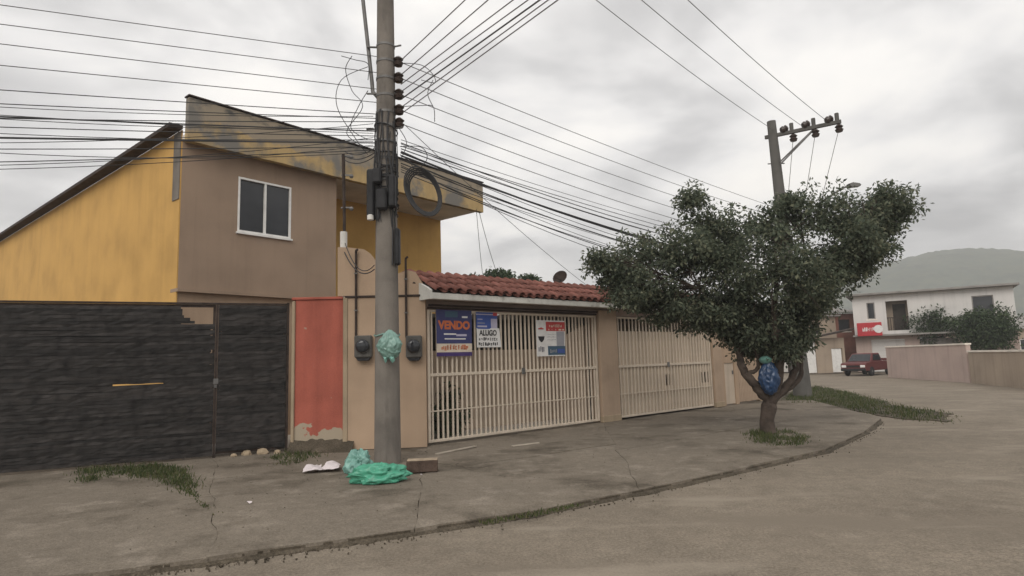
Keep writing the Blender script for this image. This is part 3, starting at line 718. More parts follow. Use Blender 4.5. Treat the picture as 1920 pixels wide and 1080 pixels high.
# ------------------------------------------------------------------ the garage front: two barred gates under a tiled roof
GF = Frame(gnd(800, 836), gnd(1345, 763) - gnd(800, 836))
u1a = GF.uz(1121, 700)[0]; u1b = GF.uz(1161, 700, -0.1)[0]; u2a = GF.uz(1334, 700)[0]; u2b = GF.uz(1356, 700, -0.1)[0]
ZG = (GF.uz(800, 577)[1] + GF.uz(1123, 592)[1] + GF.uz(1331, 603)[1]) / 3
VE, VRD = -0.42, 0.62
ZE = (GF.uz(800, 541, VE)[1] + GF.uz(1145, 570, VE)[1]) / 2
ZR = (GF.uz(800, 513, VRD)[1] + GF.uz(1140, 545, VRD)[1]) / 2
ZFB = (GF.uz(800, 556, VE)[1] + GF.uz(1145, 580, VE)[1]) / 2
print('GATE', u1a, u1b, u2a, u2b, ZG, 'eave', ZE, 'ridge', ZR, 'fascia bottom', ZFB)
def pillars():
    for a, b, lab in ((u1a + 0.02, u1b, 'tan square pillar between the two barred gates'), (u2a, u2b, 'tan pillar at the right end of the barred gates')):
        o = empty('gate_pillar', GF.p((a + b) / 2, 0, 0), GF.ang, lab, 'pillar', 'gate pillars')
        h = (b - a) / 2
        mb = MB(); mb.bbox(-h, h, -0.10, 0.26, 0, ZFB - 0.03, 0.012); mb.build('shaft', M['pillar'], o)
        mb = MB(); mb.bbox(-h - 0.01, h + 0.01, -0.115, 0.27, 0, 0.16, 0.01); mb.build('plinth', M['postb'], o)
pillars()
def gate(name, a, b, sp, label, sheet, hinge):
    o = empty(name, GF.p(a, 0, 0), GF.ang, label, 'gate', 'cream barred gates')
    L = b - a
    zb_, zr = 0.05, (GF.uz(800, 701)[1] + GF.uz(1334, 685)[1]) / 2
    n = int(L / sp)
    bar = MB(); bar.bbox(-0.018, 0.018, -0.016, 0.0165, zb_ + 0.04, ZG - 0.045, 0.003); bm = bar.mesh('bar'); bm.materials.append(M['cream'])
    for k in range(n):
        x = 0.06 + (L - 0.12) * (k + 0.5) / n + rng.uniform(-0.006, 0.006)
        inst('bar', bm, o, (x, rng.uniform(-0.003, 0.003), 0), (rng.uniform(-0.002, 0.002), rng.uniform(-0.003, 0.003), 0))
    mb = MB(); mb.bbox(0, 0.06, -0.03, 0.03, zb_, ZG, 0.004); mb.build('stile', M['cream'], o)
    mb = MB(); mb.bbox(L - 0.06, L, -0.03, 0.03, zb_, ZG, 0.004); mb.build('stile', M['cream'], o)
    for nm_, z, h in (('top_rail', ZG - 0.05, 0.05), ('middle_rail', zr, 0.06), ('bottom_rail', zb_, 0.05)):
        mb = MB(); mb.bbox(0.061, L - 0.061, -0.028, 0.028, z, z + h, 0.004); mb.build(nm_, M['cream'], o)
    zl = GF.uz(1000, 755)[1]
    mb = MB(); mb.box(0.061, L - 0.061, -0.022, -0.006, zl, zl + 0.022); mb.build('lower_rail', M['cream'], o)
    if sheet:
        zs = GF.uz(1250, 622)[1]
        slots = []
        for px0, px1 in ((1246, 1266), (1306, 1331)):
            s0, s1 = GF.uz(px0, 712, 0.03)[0] - a, GF.uz(px1, 712, 0.03)[0] - a
            for k in range(4): slots.append(s0 + (s1 - s0) * (k + 0.25) / 4)
        z0s, z1s = GF.uz(1260, 722, 0.03)[1], GF.uz(1260, 701, 0.03)[1]
        mb = MB(); x = 0.05
        ws = (slots[1] - slots[0]) * 0.55
        for s in slots:
            mb.box(x, s, 0.018, 0.022, zb_ + 0.055, zs); mb.box(s, s + ws, 0.018, 0.022, zb_ + 0.055, z0s); mb.box(s, s + ws, 0.018, 0.022, z1s, zs); x = s + ws
        mb.box(x, L - 0.065, 0.018, 0.022, zb_ + 0.055, zs)
        mb.build('backing_sheet', M['sheet'], o)
    mb = MB()
    mb.bbox(L * 0.5 - 0.05, L * 0.5 + 0.05, -0.05, -0.031, zr - 0.04, zr + 0.1, 0.005); mb.build('lock', M['steel'], o)
    return o
gate('barred_gate', 0.03, u1a - 0.02, 0.122, 'cream barred gate with posters hung on it', False, 0)
gate('barred_gate', u1b + 0.02, u2a - 0.02, 0.15, 'cream barred gate backed with sheet, nearest the tree', True, 0)

def roof():
    ur0, ur1 = -0.12, u2b + 0.1
    L = ur1 - ur0
    o = empty('gate_roof', GF.p(ur0, 0, 0), GF.ang, 'narrow red clay tile roof above the barred gates', 'roof')
    mb = MB(); mb.bbox(0.0, L, VE, VE + 0.10, ZFB, ZE - 0.02, 0.008); mb.build('fascia', M['fascia'], o)
    mb = MB(); mb.box(0.01, L - 0.01, VE + 0.102, 0.30, ZFB + 0.015, ZFB + 0.06); mb.build('soffit', M['soff2'], o)
    zl = ZG + 0.02
    mb = MB(); mb.box(0.14, L - 0.02, 0.02, 0.20, zl, ZFB + 0.013); mb.build('lintel', M['soff2'], o)
    mb = MB()
    for k, (v, z, h) in enumerate(((-0.10, ZG + 0.07, 0.035), (-0.06, ZG + 0.02, 0.03))): mb.box(0.16, u1a - 0.02 - ur0, v, v + 0.04, z, z + h)
    mb.build('gate_track', M['rust'], o)
    mb = MB(); mb.box(0.01, L - 0.01, 0.31, VRD - 0.04, ZFB - 0.1, ZR - 0.10); mb.build('back_wall', M['soff2'], o)
    # sloping board the tiles lie on, gable end
    s = (ZR - ZE) / (VRD - VE)
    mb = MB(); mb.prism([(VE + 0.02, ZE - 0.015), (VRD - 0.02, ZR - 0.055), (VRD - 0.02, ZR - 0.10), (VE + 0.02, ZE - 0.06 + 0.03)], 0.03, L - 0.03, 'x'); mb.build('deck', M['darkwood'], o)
    mb = MB(); mb.prism([(VE - 0.01, ZFB - 0.004), (VE - 0.01, ZE + 0.03), (VE + 0.12, ZE + 0.10), (VRD - 0.05, ZR - 0.03), (VRD - 0.05, ZFB - 0.004)], -0.05, 0.012, 'x'); mb.build('gable_end', M['fascia'], o)
    ang = math.atan(s); SL = (VRD - VE) / math.cos(ang)
    tl = SL / 3 + 0.07
    def barrel(r0, r1, up, n=7):
        mb = MB(); V = []; Fc = []
        for j, (y, r_) in enumerate(((0, r0), (tl * 0.5, (r0 + r1) / 2), (tl, r1))):
            for t in (0, 0.014):
                for k in range(n + 1):
                    a = math.pi * k / n; q = r_ - t
                    V.append((math.cos(a) * q, y, (math.sin(a) * q * 0.72) * (1 if up else -1)))
        m = n + 1
        for j in range(2):
            b0, b1 = j * 2 * m, (j + 1) * 2 * m
            for k in range(n):
                Fc.append((b0 + k, b0 + k + 1, b1 + k + 1, b1 + k)); Fc.append((b0 + m + k + 1, b0 + m + k, b1 + m + k, b1 + m + k + 1))
        for b in (0, 4 * m):
            for k in range(n): Fc.append((b + k, b + m + k, b + m + k + 1, b + k + 1))
        mb.add(V, Fc); me = mb.mesh('tile', True); me.materials.append(M['tile']); return me
    cov = barrel(0.095, 0.078, True); pan = barrel(0.085, 0.10, False)
    n = 46; sp = (L - 0.1) / n
    for i in range(n):
        x = 0.05 + sp * (i + 0.5)
        for j in range(3):
            d = j * SL / 3 - 0.05
            for me, dx_, dz in ((cov, 0, 0.048), (pan, sp / 2, 0.062)):
                if me is pan and i == n - 1: continue
                y = VE + d * math.cos(ang); z = ZE + d * math.sin(ang) + dz + rng.uniform(-0.006, 0.006) - j * 0.0 
                inst('roof_tile', me, o, (x + dx_ + rng.uniform(-0.008, 0.008), y + rng.uniform(-0.012, 0.012), z), (ang - 0.02 + rng.uniform(-0.012, 0.012), rng.uniform(-0.03, 0.03), rng.uniform(-0.02, 0.02)))
    rid = MB(); V = []; 
    nn = 7; RL = L / 26 + 0.04
    for j, (y, r_) in enumerate(((0, 0.10), (RL, 0.085))):
        for t in (0, 0.014):
            for k in range(nn + 1):
                a = math.pi * k / nn; V.append((y, math.cos(a) * (r_ - t), math.sin(a) * (r_ - t) * 0.8))
    m = nn + 1; Fc = []
    for k in range(nn): Fc += [(k, k + 1, 2 * m + k + 1, 2 * m + k), (m + k + 1, m + k, 3 * m + k, 3 * m + k + 1), (k, m + k, m + k + 1, k + 1)]
    rid.add(V, Fc); rme = rid.mesh('ridge_tile', True); rme.materials.append(M['tile'])
    for k in range(26): inst('ridge_tile', rme, o, (k * L / 26, VRD - 0.02, ZR - 0.03 + rng.uniform(-0.008, 0.008)), (0, rng.uniform(-0.02, 0.02), rng.uniform(-0.03, 0.03)))
    mb = MB(); mb.tube([(-0.11, VE + 0.45, ZE + 0.17), (-0.06, VE + 0.5, ZE + 0.27), (0.06, VE + 0.55, ZE + 0.30)], [0.05, 0.085, 0.05], 8); mb.build('mortar_cap', M['rust'], o)
roof()

# garage interior: floor, low walls, ceiling, plants behind the bars
def garage():
    o = empty('carport', GF.p(0, 0, 0), GF.ang, 'shaded carport with low beige walls behind the barred gates', 'carport')
    mb = MB(); mb.box(-0.4, u2b + 0.1, 0.3, 9.0, -0.05, 0.02); ym = mat('pale_bounce_floor', (0.50, 0.46, 0.40), 0.9, 0.15, 0.8, bump=0.2); mb.build('carport_floor', ym, o)  # floor colour made pale to bounce light up onto the inner walls
    mb = MB(); q = [BF.p(-4, 0.35, 0), BF.p(2.45, 0.35, 0), RF.p(0.3, 0.25, 0), RF.p(2.4, 0.25, 0), GF.p(-0.42, 0.6, 0), GF.p(-0.42, 9, 0), GF.p(-6, 16, 0), BF.p(-4, 14, 0)]
    mb.prism([(p.x, p.y) for p in q], -0.05, 0.018, 'z'); tag(mb.build('bounce_courtyard', ym), kind='structure')  # added pale yard floor, reflects light up to the soffit and recess
    vb = 1.45; iw = mat('pale_inner_render', (0.56, 0.45, 0.35), 0.9, 0.1, 1.0, bump=0.15, streak=0.2)
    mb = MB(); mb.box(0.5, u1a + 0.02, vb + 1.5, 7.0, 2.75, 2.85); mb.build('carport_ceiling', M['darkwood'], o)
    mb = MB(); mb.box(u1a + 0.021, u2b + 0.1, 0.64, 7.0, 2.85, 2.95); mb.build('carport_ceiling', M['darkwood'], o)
    # low sloping wall along the pillar line and the low wall at the back
    mb = MB(); mb.prism([(0.4, 0), (0.4, 2.42), (vb + 0.3, 1.98), (vb + 0.3, 0)], u1a - 0.05, u1a + 0.1, 'x'); mb.build('dividing_wall', iw, o)
    mb = MB(); mb.box(0.67, u1a - 0.06, vb, vb + 0.15, 0, 1.86); mb.build('low_wall', iw, o)
    mb = MB(); mb.box(-0.3, u2b, 6.0, 6.15, 0, 2.9); mb.build('far_wall', M['darkwood'], o)  # dark wall colour stands in for the shade deep in the carport
    mb = MB(); mb.box(u2b - 0.15, u2b, 0.3, 6.0, 0, 2.84); mb.build('side_wall', M['pink'], o)  # added wall, blocks the bright sky strip behind the second gate
    mb = MB(); mb.box(-0.45, -0.3, 0.3, 4.0, 0, 2.6); mb.build('side_wall', M['pink'], o)
    mb = MB(); mb.box(-0.3, 0.55, 1.3, 1.45, 0, 2.7); mb.build('inner_wall', iw, o)
    mb = MB(); mb.box(0.55, 0.62, 1.28, 1.47, 0, 2.74); mb.build('post', M['darkwood'], o)
garage()

# ------------------------------------------------------------------ posters on the gate
def text_mesh(body, size, name, bold=0.0):
    cu = bpy.data.curves.new('t', 'FONT'); cu.body = body; cu.size = size; cu.align_x = 'CENTER'; cu.align_y = 'CENTER'; cu.extrude = 0.001; cu.offset = bold; cu.resolution_u = 3
    ob = bpy.data.objects.new('t', cu); col.objects.link(ob)
    dg = bpy.context.evaluated_depsgraph_get(); me = bpy.data.meshes.new_from_object(ob.evaluated_get(dg))
    bpy.data.objects.remove(ob); bpy.data.curves.remove(cu); me.name = name
    return me
P = {k: flat('print_' + k, c, 0.6) for k, c in dict(navy=(0.045, 0.05, 0.14), orange=(0.50, 0.14, 0.06), white=(0.66, 0.65, 0.64), purple=(0.06, 0.035, 0.14), red=(0.42, 0.05, 0.05), blue=(0.05, 0.09, 0.30), black=(0.02, 0.02, 0.022), grey=(0.30, 0.30, 0.33), lilac=(0.42, 0.40, 0.52), teal=(0.05, 0.10, 0.15), cream=(0.60, 0.52, 0.42)).items()}
class Poster:
    def __init__(s, pa, pb, label, base, warp=0.01, skew=0.0):
        a, z1 = GF.uz(*pa, -0.05); b, z0 = GF.uz(*pb, -0.05)
        s.w, s.h = b - a, z1 - z0
        s.o = empty('poster', GF.p(a, -0.05, z0), GF.ang, label, 'poster')
        mb = MB(); n = 10; V = []
        s.f = lambda x, z: -warp * (1 + math.sin(x / s.w * 5 + z / s.h * 3)) - 0.003
        for i in range(n + 1):
            for j in range(n + 1):
                x = s.w * i / n; z = s.h * j / n; V += [(x + skew * (1 - z / s.h) * (x / s.w), s.f(x, z), z)]
        m = len(V); V += [(q[0], q[1] + 0.003, q[2]) for q in V]
        Fc = []
        for i in range(n):
            for j in range(n):
                a0 = i * (n + 1) + j; q = (a0, a0 + n + 1, a0 + n + 2, a0 + 1); Fc.append(q); Fc.append(tuple(x + m for x in reversed(q)))
        mb.add(V, Fc); mb.build('sheet', P[base], s.o, fix=False); s.skew = skew
    def rect(s, x0, x1, z0, z1, m, name='print_block', lift=0.002, poly=None):
        x0, x1, z0, z1 = x0 * s.w, x1 * s.w, z0 * s.h, z1 * s.h; mb = MB(); n = 6; V = []
        for i in range(n + 1):
            for j in range(n + 1):
                x = x0 + (x1 - x0) * i / n; z = z0 + (z1 - z0) * j / n; V.append((x + s.skew * (1 - z / s.h) * (x / s.w), s.f(x, z) - lift, z))
        mb.add(V, [(i * (n + 1) + j, (i + 1) * (n + 1) + j, (i + 1) * (n + 1) + j + 1, i * (n + 1) + j + 1) for i in range(n) for j in range(n)])
        return mb.build(name, P[m], s.o, fix=False)
    def marks(s, x0, x1, z0, z1, m, n, lift=0.004, seed=0):            # a row of unreadable small print
        r = random.Random(seed); mb = MB(); x = x0; stp = (x1 - x0) / n
        for k in range(n):
            a = (x + stp * r.uniform(0.0, 0.15)) * s.w; b = (x + stp * r.uniform(0.55, 0.95)) * s.w; x += stp
            c, d = (z0 + (z1 - z0) * r.uniform(0, 0.25)) * s.h, (z0 + (z1 - z0) * r.uniform(0.7, 1)) * s.h
            t = (d - c) * 0.28
            mid = (a + b) / 2; zz = (c + d) / 2; y = s.f(mid, zz) - lift
            for q in r.sample([(a, a + t, c, d), (b - t, b, c, d), (a, b, d - t, d), (a, b, c, c + t), (a, b, zz - t / 2, zz + t / 2)], 3):
                mb.add([(q[0], y, q[2]), (q[1], y, q[2]), (q[1], y, q[3]), (q[0], y, q[3])], [(0, 1, 2, 3)])
        return mb.build('small_print', P[m], s.o, fix=False)
    def text(s, body, x, z, size, m, bold=0.0, sx=1.0):
        me = text_mesh(body, size * s.h, 'lettering', bold); me.materials.append(P[m])
        return inst('lettering', me, s.o, (x * s.w, s.f(x * s.w, z * s.h) - 0.012, z * s.h), (R(90), 0, 0), (sx, 1, 1))
def posters():
    p = Poster((817, 580), (885, 667), 'large navy poster with orange VENDO lettering', 'navy', 0.006)
    p.rect(0.0, 1.0, 0.085, 0.27, 'cream'); p.rect(0, 1, 0, 0.084, 'purple'); p.rect(0.25, 0.6, 0.84, 0.97, 'teal'); p.rect(0.72, 0.88, 0.83, 0.87, 'white')
    p.text('VENDO', 0.5, 0.66, 0.24, 'orange', 0.012, 1.0)
    p.rect(0.2, 0.55, 0.46, 0.49, 'white'); p.rect(0.55, 0.85, 0.43, 0.475, 'lilac'); p.rect(0.22, 0.82, 0.36, 0.385, 'white')
    p.marks(0.12, 0.9, 0.12, 0.25, 'orange', 10, seed=1); p.rect(0.55, 0.85, 0.088, 0.105, 'lilac')
    p = Poster((892, 585), (932, 617), 'small blue poster above the white ALUGO banner', 'blue', 0.005)
    p.rect(0, 0.8, 0.84, 0.9, 'lilac'); p.rect(0.80, 1.0, 0.80, 1.0, 'red'); p.rect(0.70, 1.0, 0.0, 0.62, 'lilac')
    p.rect(0.05, 0.3, 0.55, 0.6, 'lilac'); p.rect(0.05, 0.4, 0.32, 0.37, 'grey'); p.rect(0.05, 0.5, 0.1, 0.2, 'lilac'); p.rect(0.82, 0.95, 0.1, 0.4, 'grey')
    p = Poster((893, 615), (936, 651), 'white banner with black ALUGO lettering on the gate', 'white', 0.006, 0.06)
    p.text('ALUGO', 0.5, 0.74, 0.40, 'black', 0.004, 0.85)
    p.marks(0.08, 0.95, 0.34, 0.52, 'black', 9, seed=4); p.marks(0.06, 0.97, 0.08, 0.27, 'black', 10, seed=5)
    p = Poster((1004, 600), (1060, 667), 'white poster with red header and dark balloon mark', 'white', 0.006)
    p.rect(0.34, 1.0, 0.70, 0.96, 'red'); p.marks(0.45, 0.9, 0.80, 0.90, 'cream', 7, seed=7); p.rect(0.36, 0.97, 0.72, 0.76, 'cream')
    p.rect(0.70, 0.97, 0.28, 0.69, 'grey'); p.rect(0.38, 1.0, 0.03, 0.28, 'teal'); p.rect(0.72, 0.98, 0.08, 0.2, 'blue', lift=0.004); p.marks(0.45, 0.7, 0.08, 0.2, 'grey', 6, seed=8)
    for z in (0.62, 0.55, 0.47): p.marks(0.36, 0.68, z - 0.03, z, 'grey', 8, seed=int(z * 100))
    for poly, m in (([(0.04, 0.60), (0.09, 0.63), (0.16, 0.64), (0.23, 0.63), (0.27, 0.60), (0.16, 0.55), (0.04, 0.55)], 'white'), ([(0.05, 0.55), (0.27, 0.55), (0.24, 0.45), (0.18, 0.39), (0.14, 0.39), (0.08, 0.45)], 'black'), ([(0.06, 0.745), (0.25, 0.745), (0.25, 0.765), (0.16, 0.80), (0.06, 0.765)], 'red')):
        mb = MB(); mb.prism([(a * p.w, b * p.h) for a, b in poly], -0.022, -0.0205, 'y'); mb.build('emblem', P[m], p.o)
    p.marks(0.05, 0.27, 0.1, 0.3, 'grey', 4, seed=12)
posters()

# ------------------------------------------------------------------ utility poles and wires
PB = gnd(727, 868); PD = PB.y
def pr(z): return 0.215 - 0.0087 * z
FB = gnd(1505, 740); FD = FB.y
FT = atd(1446, 228, FD); 
def zp(py): return atd(724, py, PD).z
def insul(mb, Mx, s=1.0):
    return mb.lathe([(0.02 * s, -0.06 * s), (0.045 * s, -0.055 * s), (0.06 * s, -0.02 * s), (0.035 * s, 0.0), (0.06 * s, 0.025 * s), (0.035 * s, 0.05 * s), (0.02 * s, 0.06 * s)], 10, Mx)
def near_pole():
    o = empty('utility_pole', PB, 0, 'thick concrete utility pole with cables and black boxes, nearest the camera', 'utility pole', 'concrete utility poles')
    mb = MB(); prof = [(pr(z), z) for z in (-0.3, 0, 1, 2, 4, 6, 8, 10, 11.2)]; mb.lathe(prof, 28); mb.build('shaft', M['conc'], o, smooth=True)
    # bands
    for py in (88, 118, 150, 182, 213, 238, 268, 300, 340, 378):
        z = zp(py); r = pr(z); mb = MB(); mb.lathe([(r + 0.002, z - 0.02), (r + 0.009, z - 0.02), (r + 0.009, z + 0.02), (r + 0.002, z + 0.02)], 24); mb.build('steel_band', M['steel'], o)
    # five insulators on the right, with their rack
    for py in (117, 147, 178, 207, 232):
        z = zp(py); r = pr(z)
        mb = MB(); mb.box(r * 0.9, r + 0.10, -0.025, 0.025, z - 0.012, z + 0.012)
        rk = mb.build('rack_arm', M['steel'], o)
        mb = MB(); insul(mb, Matrix.Translation((r + 0.07, -0.02, z)), 1.5); mb.build('insulator', M['porc'], rk, smooth=True)
    for py in (90, 177, 243):
        z = zp(py); r = pr(z); mb = MB(); mb.tube([(r * 0.9, -0.03, z), (r + 0.13, -0.06, z + 0.01)], 0.016, 8); mb.build('bolt', M['steel'], o)
        mb = MB(); mb.tube([(-r * 0.9, -0.03, z), (-r - 0.16, -0.06, z - 0.005)], 0.018, 8); mb.build('bolt', M['steel'], o)
    # lamp arm rising to the left
    a = atd(697, 150, PD) - PB; b = atd(680, -5, PD) - PB
    d = (b - a)
    c = a + d * 1.6 + Vector((-0.2, -0.05, 0)); e = c + Vector((-0.6, -0.2, 0.5)); f = e + Vector((-0.8, -0.25, 0.1))
    mb = MB(); mb.tube([atd(708, 182, PD) - PB, atd(699, 172, PD) - PB, a, b, c, e, f], 0.034, 10); arm = mb.build('lamp_arm', M['steel'], o, smooth=True)
    mb = MB(); mb.bbox(-0.5, 0.05, -0.12, 0.12, -0.07, 0.05, 0.03, Matrix.Translation(f) @ Matrix.Rotation(R(15), 4, 'Z')); mb.build('lamp_head', M['conc2'], arm)
    # clutter of joint boxes
    z0, z1 = zp(415), zp(322)
    for nm_, x, y, h, wd, zz, m in (('joint_box', -0.235, -0.10, z1 - z0, 0.13, z0, 'black'), ('joint_box', 0.14, -0.20, 0.55, 0.12, zp(395), 'black'), ('joint_box', 0.21, -0.12, 0.62, 0.085, zp(500), 'black'), ('terminal_box', -0.02, -0.245, 0.34, 0.17, zp(400), 'black'), ('terminal_box', -0.10, -0.24, 0.26, 0.14, zp(352), 'black')):
        mb = MB(); mb.bbox(x - wd / 2, x + wd / 2, y - 0.09, y + 0.06, zz, zz + h, 0.025); mb.build(nm_, M[m], o)
    mb = MB(); mb.lathe([(0.03, -0.05), (0.055, -0.04), (0.055, 0.03), (0.03, 0.05)], 12, Matrix.Translation((-0.23, -0.19, zp(412)))); mb.build('white_cap', M['pvc'], o, smooth=True)
    # cable wraps
    for k in range(24):
        py = rng.uniform(240, 400); z = zp(py); r = pr(z) + rng.uniform(0.012, 0.035); tl = rng.uniform(-0.12, 0.12); ph = rng.random() * 6
        mb = MB(); mb.tube([(r * math.cos(t * 0.3491 + ph), r * math.sin(t * 0.3491 + ph), z + tl * math.sin(t * 0.3491)) for t in range(19)], rng.uniform(0.006, 0.013), 6); mb.build('cable_wrap', M['cable'], o, smooth=True)
    for k in range(18):                                            # cables running down the pole face
        a0 = rng.uniform(-2.9, -0.2); z0 = zp(rng.uniform(380, 430)); z1 = zp(rng.uniform(205, 280)); pts = []
        for t in range(10):
            f = t / 9; z = z0 + (z1 - z0) * f; an = a0 + 0.25 * math.sin(f * 5 + k); r = pr(z) + 0.015 + 0.03 * math.sin(f * 3.14) * rng.random(); pts.append((r * math.cos(an), r * math.sin(an), z))
        mb = MB(); mb.tube(pts, rng.uniform(0.006, 0.014), 6); mb.build('riser_cable', M['cable'], o, smooth=True)
    for k in range(2):
        a0 = -0.9 + k * 0.25; pts = [(pr(z) * math.cos(a0 + 0.1 * math.sin(z * 2)) * 1.05, pr(z) * math.sin(a0 + 0.1 * math.sin(z * 2)) * 1.05, z) for z in np.linspace(zp(500), zp(400), 8)]
        mb = MB(); mb.tube(pts, 0.012, 6); mb.build('riser_cable', M['cable'], o, smooth=True)
    # coil of spare cable
    c0 = atd(795, 362, PD - 0.05) - PB
    for k in range(5):
        rx, rz = 0.24 + 0.022 * k, 0.34 + 0.022 * k; tlt = 0.35 + 0.04 * k
        pts = []
        for t in range(33):
            a = t / 32 * 6.2832; x = rx * math.cos(a); z = rz * math.sin(a)
            pts.append(c0 + Vector((x * math.cos(tlt) + z * -0.22, -0.03 * k + x * math.sin(tlt) * 0.6, z)))
        mb = MB(); mb.tube(pts, 0.013, 6, False); mb.build('cable_coil', M['cable'], o, smooth=True)
    # loose loops left and right of the insulators
    loops = [((690, 125), (640, 150), (632, 200), (668, 262), (690, 290)), ((660, 105), (648, 130), (660, 170), (680, 200), (650, 250), (694, 280)), ((690, 170), (672, 200), (658, 240), (690, 262)), ((640, 105), (665, 112), (690, 120), (690, 150)),
             ((750, 118), (790, 122), (812, 140), (815, 155), (790, 150)), ((750, 200), (790, 198), (812, 200), (815, 228)), ((748, 240), (762, 265), (758, 285), (750, 300)), ((750, 275), (790, 276), (800, 300), (770, 330)), ((812, 150), (802, 175), (812, 200)), ((750, 290), (770, 305), (775, 330), (758, 350))]
    for lp in loops:
        pts = [atd(px, py, PD - 0.05 - 0.04 * (i % 2)) - PB for i, (px, py) in enumerate(lp)]
        sm = []
        for i in range(len(pts) - 1):
            p0, p1, p2, p3 = pts[max(i - 1, 0)], pts[i], pts[i + 1], pts[min(i + 2, len(pts) - 1)]
            for t in range(6):
                f = t / 6; sm.append(0.5 * ((2 * p1) + (p2 - p0) * f + (2 * p0 - 5 * p1 + 4 * p2 - p3) * f * f + (3 * p1 - p0 - 3 * p2 + p3) * f ** 3))
        sm.append(pts[-1])
        mb = MB(); mb.tube(sm, 0.0065, 6); mb.build('loose_loop', M['cable'], o, smooth=True)
    # top crossarm above the picture
    return o
npole = near_pole()

WN = [0]
def wire(A, B, r, m, label, group, sag=0.0, n=18, cat='wire', name='overhead_wire'):
    A = Vector(A); B = Vector(B); mb = MB()
    pts = [A.lerp(B, k / n) - Vector((0, 0, sag * 4 * (k / n) * (1 - k / n))) for k in range(n + 1)]
    O = A.copy(); mb.tube([p - O for p in pts], r, 6)
    o = mb.build(name, M[m], smooth=True, fix=False); o.location = O
    tag(o, label, cat, group); return o
def vplane(A, hd, px, py):
    """point seen at a photo pixel, on the upright plane through A along the horizontal heading hd"""
    nrm = Vector((hd.y, -hd.x, 0)); d = ray(px, py); t = ((A - CAM) @ nrm) / (d @ nrm); return CAM + d * t
ORD = ['topmost', 'second from top', 'third from top', 'fourth from top', 'fifth from top', 'sixth from top', 'seventh from top', 'eighth from top', 'ninth from top', 'lowest']
def near_pt(px, py, off=0.0): return atd(px, py, PD - off)
hL = Vector((-0.92, -0.39, 0)).normalized()
for k, (y0, y1) in enumerate(((106, 42), (136, 76), (167, 111), (192, 146))):
    A = near_pt(706, y0); Q = vplane(A, hL, 240, y1); e = A + (Q - A) * 5.0; e.z = A.z + (Q.z - A.z) * 2.5
    Bp = A + (Q - A) * 4.0
    wire(A, Bp, 0.0068, 'wire', ORD[k] + ' of four spaced power wires running left from the near pole', 'power wires left of the near pole')
tl = [(214, 180), (222, 196), (228, 212), (246, 224), (255, 236), (262, 247), (268, 258), (275, 270), (281, 284)]
for k, (y0, y1, sg) in enumerate(((218, 188, .22), (232, 230, .3), (250, 219, .1), (258, 262, .35), (265, 240, .18), (272, 276, .3), (285, 252, .4), (240, 205, .28))):
    A = near_pt(700, y0, 0.05); Q = vplane(A, hL, 240, y1)
    wire(A, A + (Q - A) * 3.0, 0.0055, 'cable', ORD[k] + ' of the thin slack cables in the tangle across the house parapet', 'slack cables left of the near pole', sag=sg, cat='cable', name='telecom_cable')
for k, (y0, y1) in enumerate(tl):
    A = near_pt(708, y0, 0.1); Q = vplane(A, hL, 240, y1)
    wire(A, A + (Q - A) * 4.0, 0.011 if k in (3, 6) else 0.0072, 'cable', ORD[k] + ' of the nine telecom cables crossing the house parapet', 'telecom cables left of the near pole', sag=0.05 + 0.05 * (k % 3), cat='cable', name='telecom_cable')
hU = (vplane(near_pt(750, 115), Vector((0.64, -0.77, 0)), 870, 0) - near_pt(750, 115)); hU.z = 0; hU.normalize()
ul = [(750, 115, 872), (750, 142, 915), (752, 158, 962), (752, 172, 990), (752, 186, 1012), (754, 200, 1028), (754, 212, 1046)]
ulab = ['leftmost', 'second from left', 'third from left', 'fourth from left', 'fifth from left', 'sixth from left', 'rightmost']
for k, (x0, y0, x1) in enumerate(ul):
    A = near_pt(x0, y0); Q = vplane(A, hU, x1, 0)
    wire(A, A + (Q - A) * 5.0, 0.009 if k not in (4,) else 0.012, 'wirel' if k != 4 else 'wire', ulab[k] + ' of the wires rising from the near pole over the street', 'wires crossing over the street')
def far_pt(px, py, off=0.0): return atd(px, py, FD - off)
for k, (y0, y1, s) in enumerate(((117, 393, 0.10), (147, 410, 0.15), (178, 428, 0.18), (207, 446, 0.22), (232, 462, 0.25))):
    A = near_pt(752, y0); B = far_pt(1466 + k * 3, y1)
    wire(A, B, 0.0078, 'wire', ORD[k] + ' of five spaced power wires between the two poles', 'power wires between the poles', sag=s)
tr = [(268, 478, .35, .010), (274, 484, .15, .008), (279, 492, .28, .010), (286, 500, .42, .020), (292, 506, .30, .016), (299, 512, .5, .012), (306, 520, .36, .010), (313, 526, .6, .010), (322, 532, .45, .008)]
for k, (y0, y1, s, r) in enumerate(tr):
    A = near_pt(752, y0, 0.1); B = far_pt(1480 + (k % 3) * 3, y1)
    wire(A, B, r, 'cable', ORD[k] + ' of the nine telecom cables between the two poles', 'telecom cables between the poles', sag=s, cat='cable', name='telecom_cable')
for k, (y0, y1, s, r) in enumerate(((262, 470, .22, .006), (270, 474, .5, .006), (283, 497, .62, .007), (296, 508, .75, .006), (310, 522, .8, .007), (318, 530, .25, .006))):
    wire(near_pt(752, y0, 0.08), far_pt(1480 + (k % 3) * 3, y1), r, 'cable', ORD[k] + ' of the thin slack cables sagging from the near pole to the tree', 'slack cables between the poles', sag=s, cat='cable', name='telecom_cable')
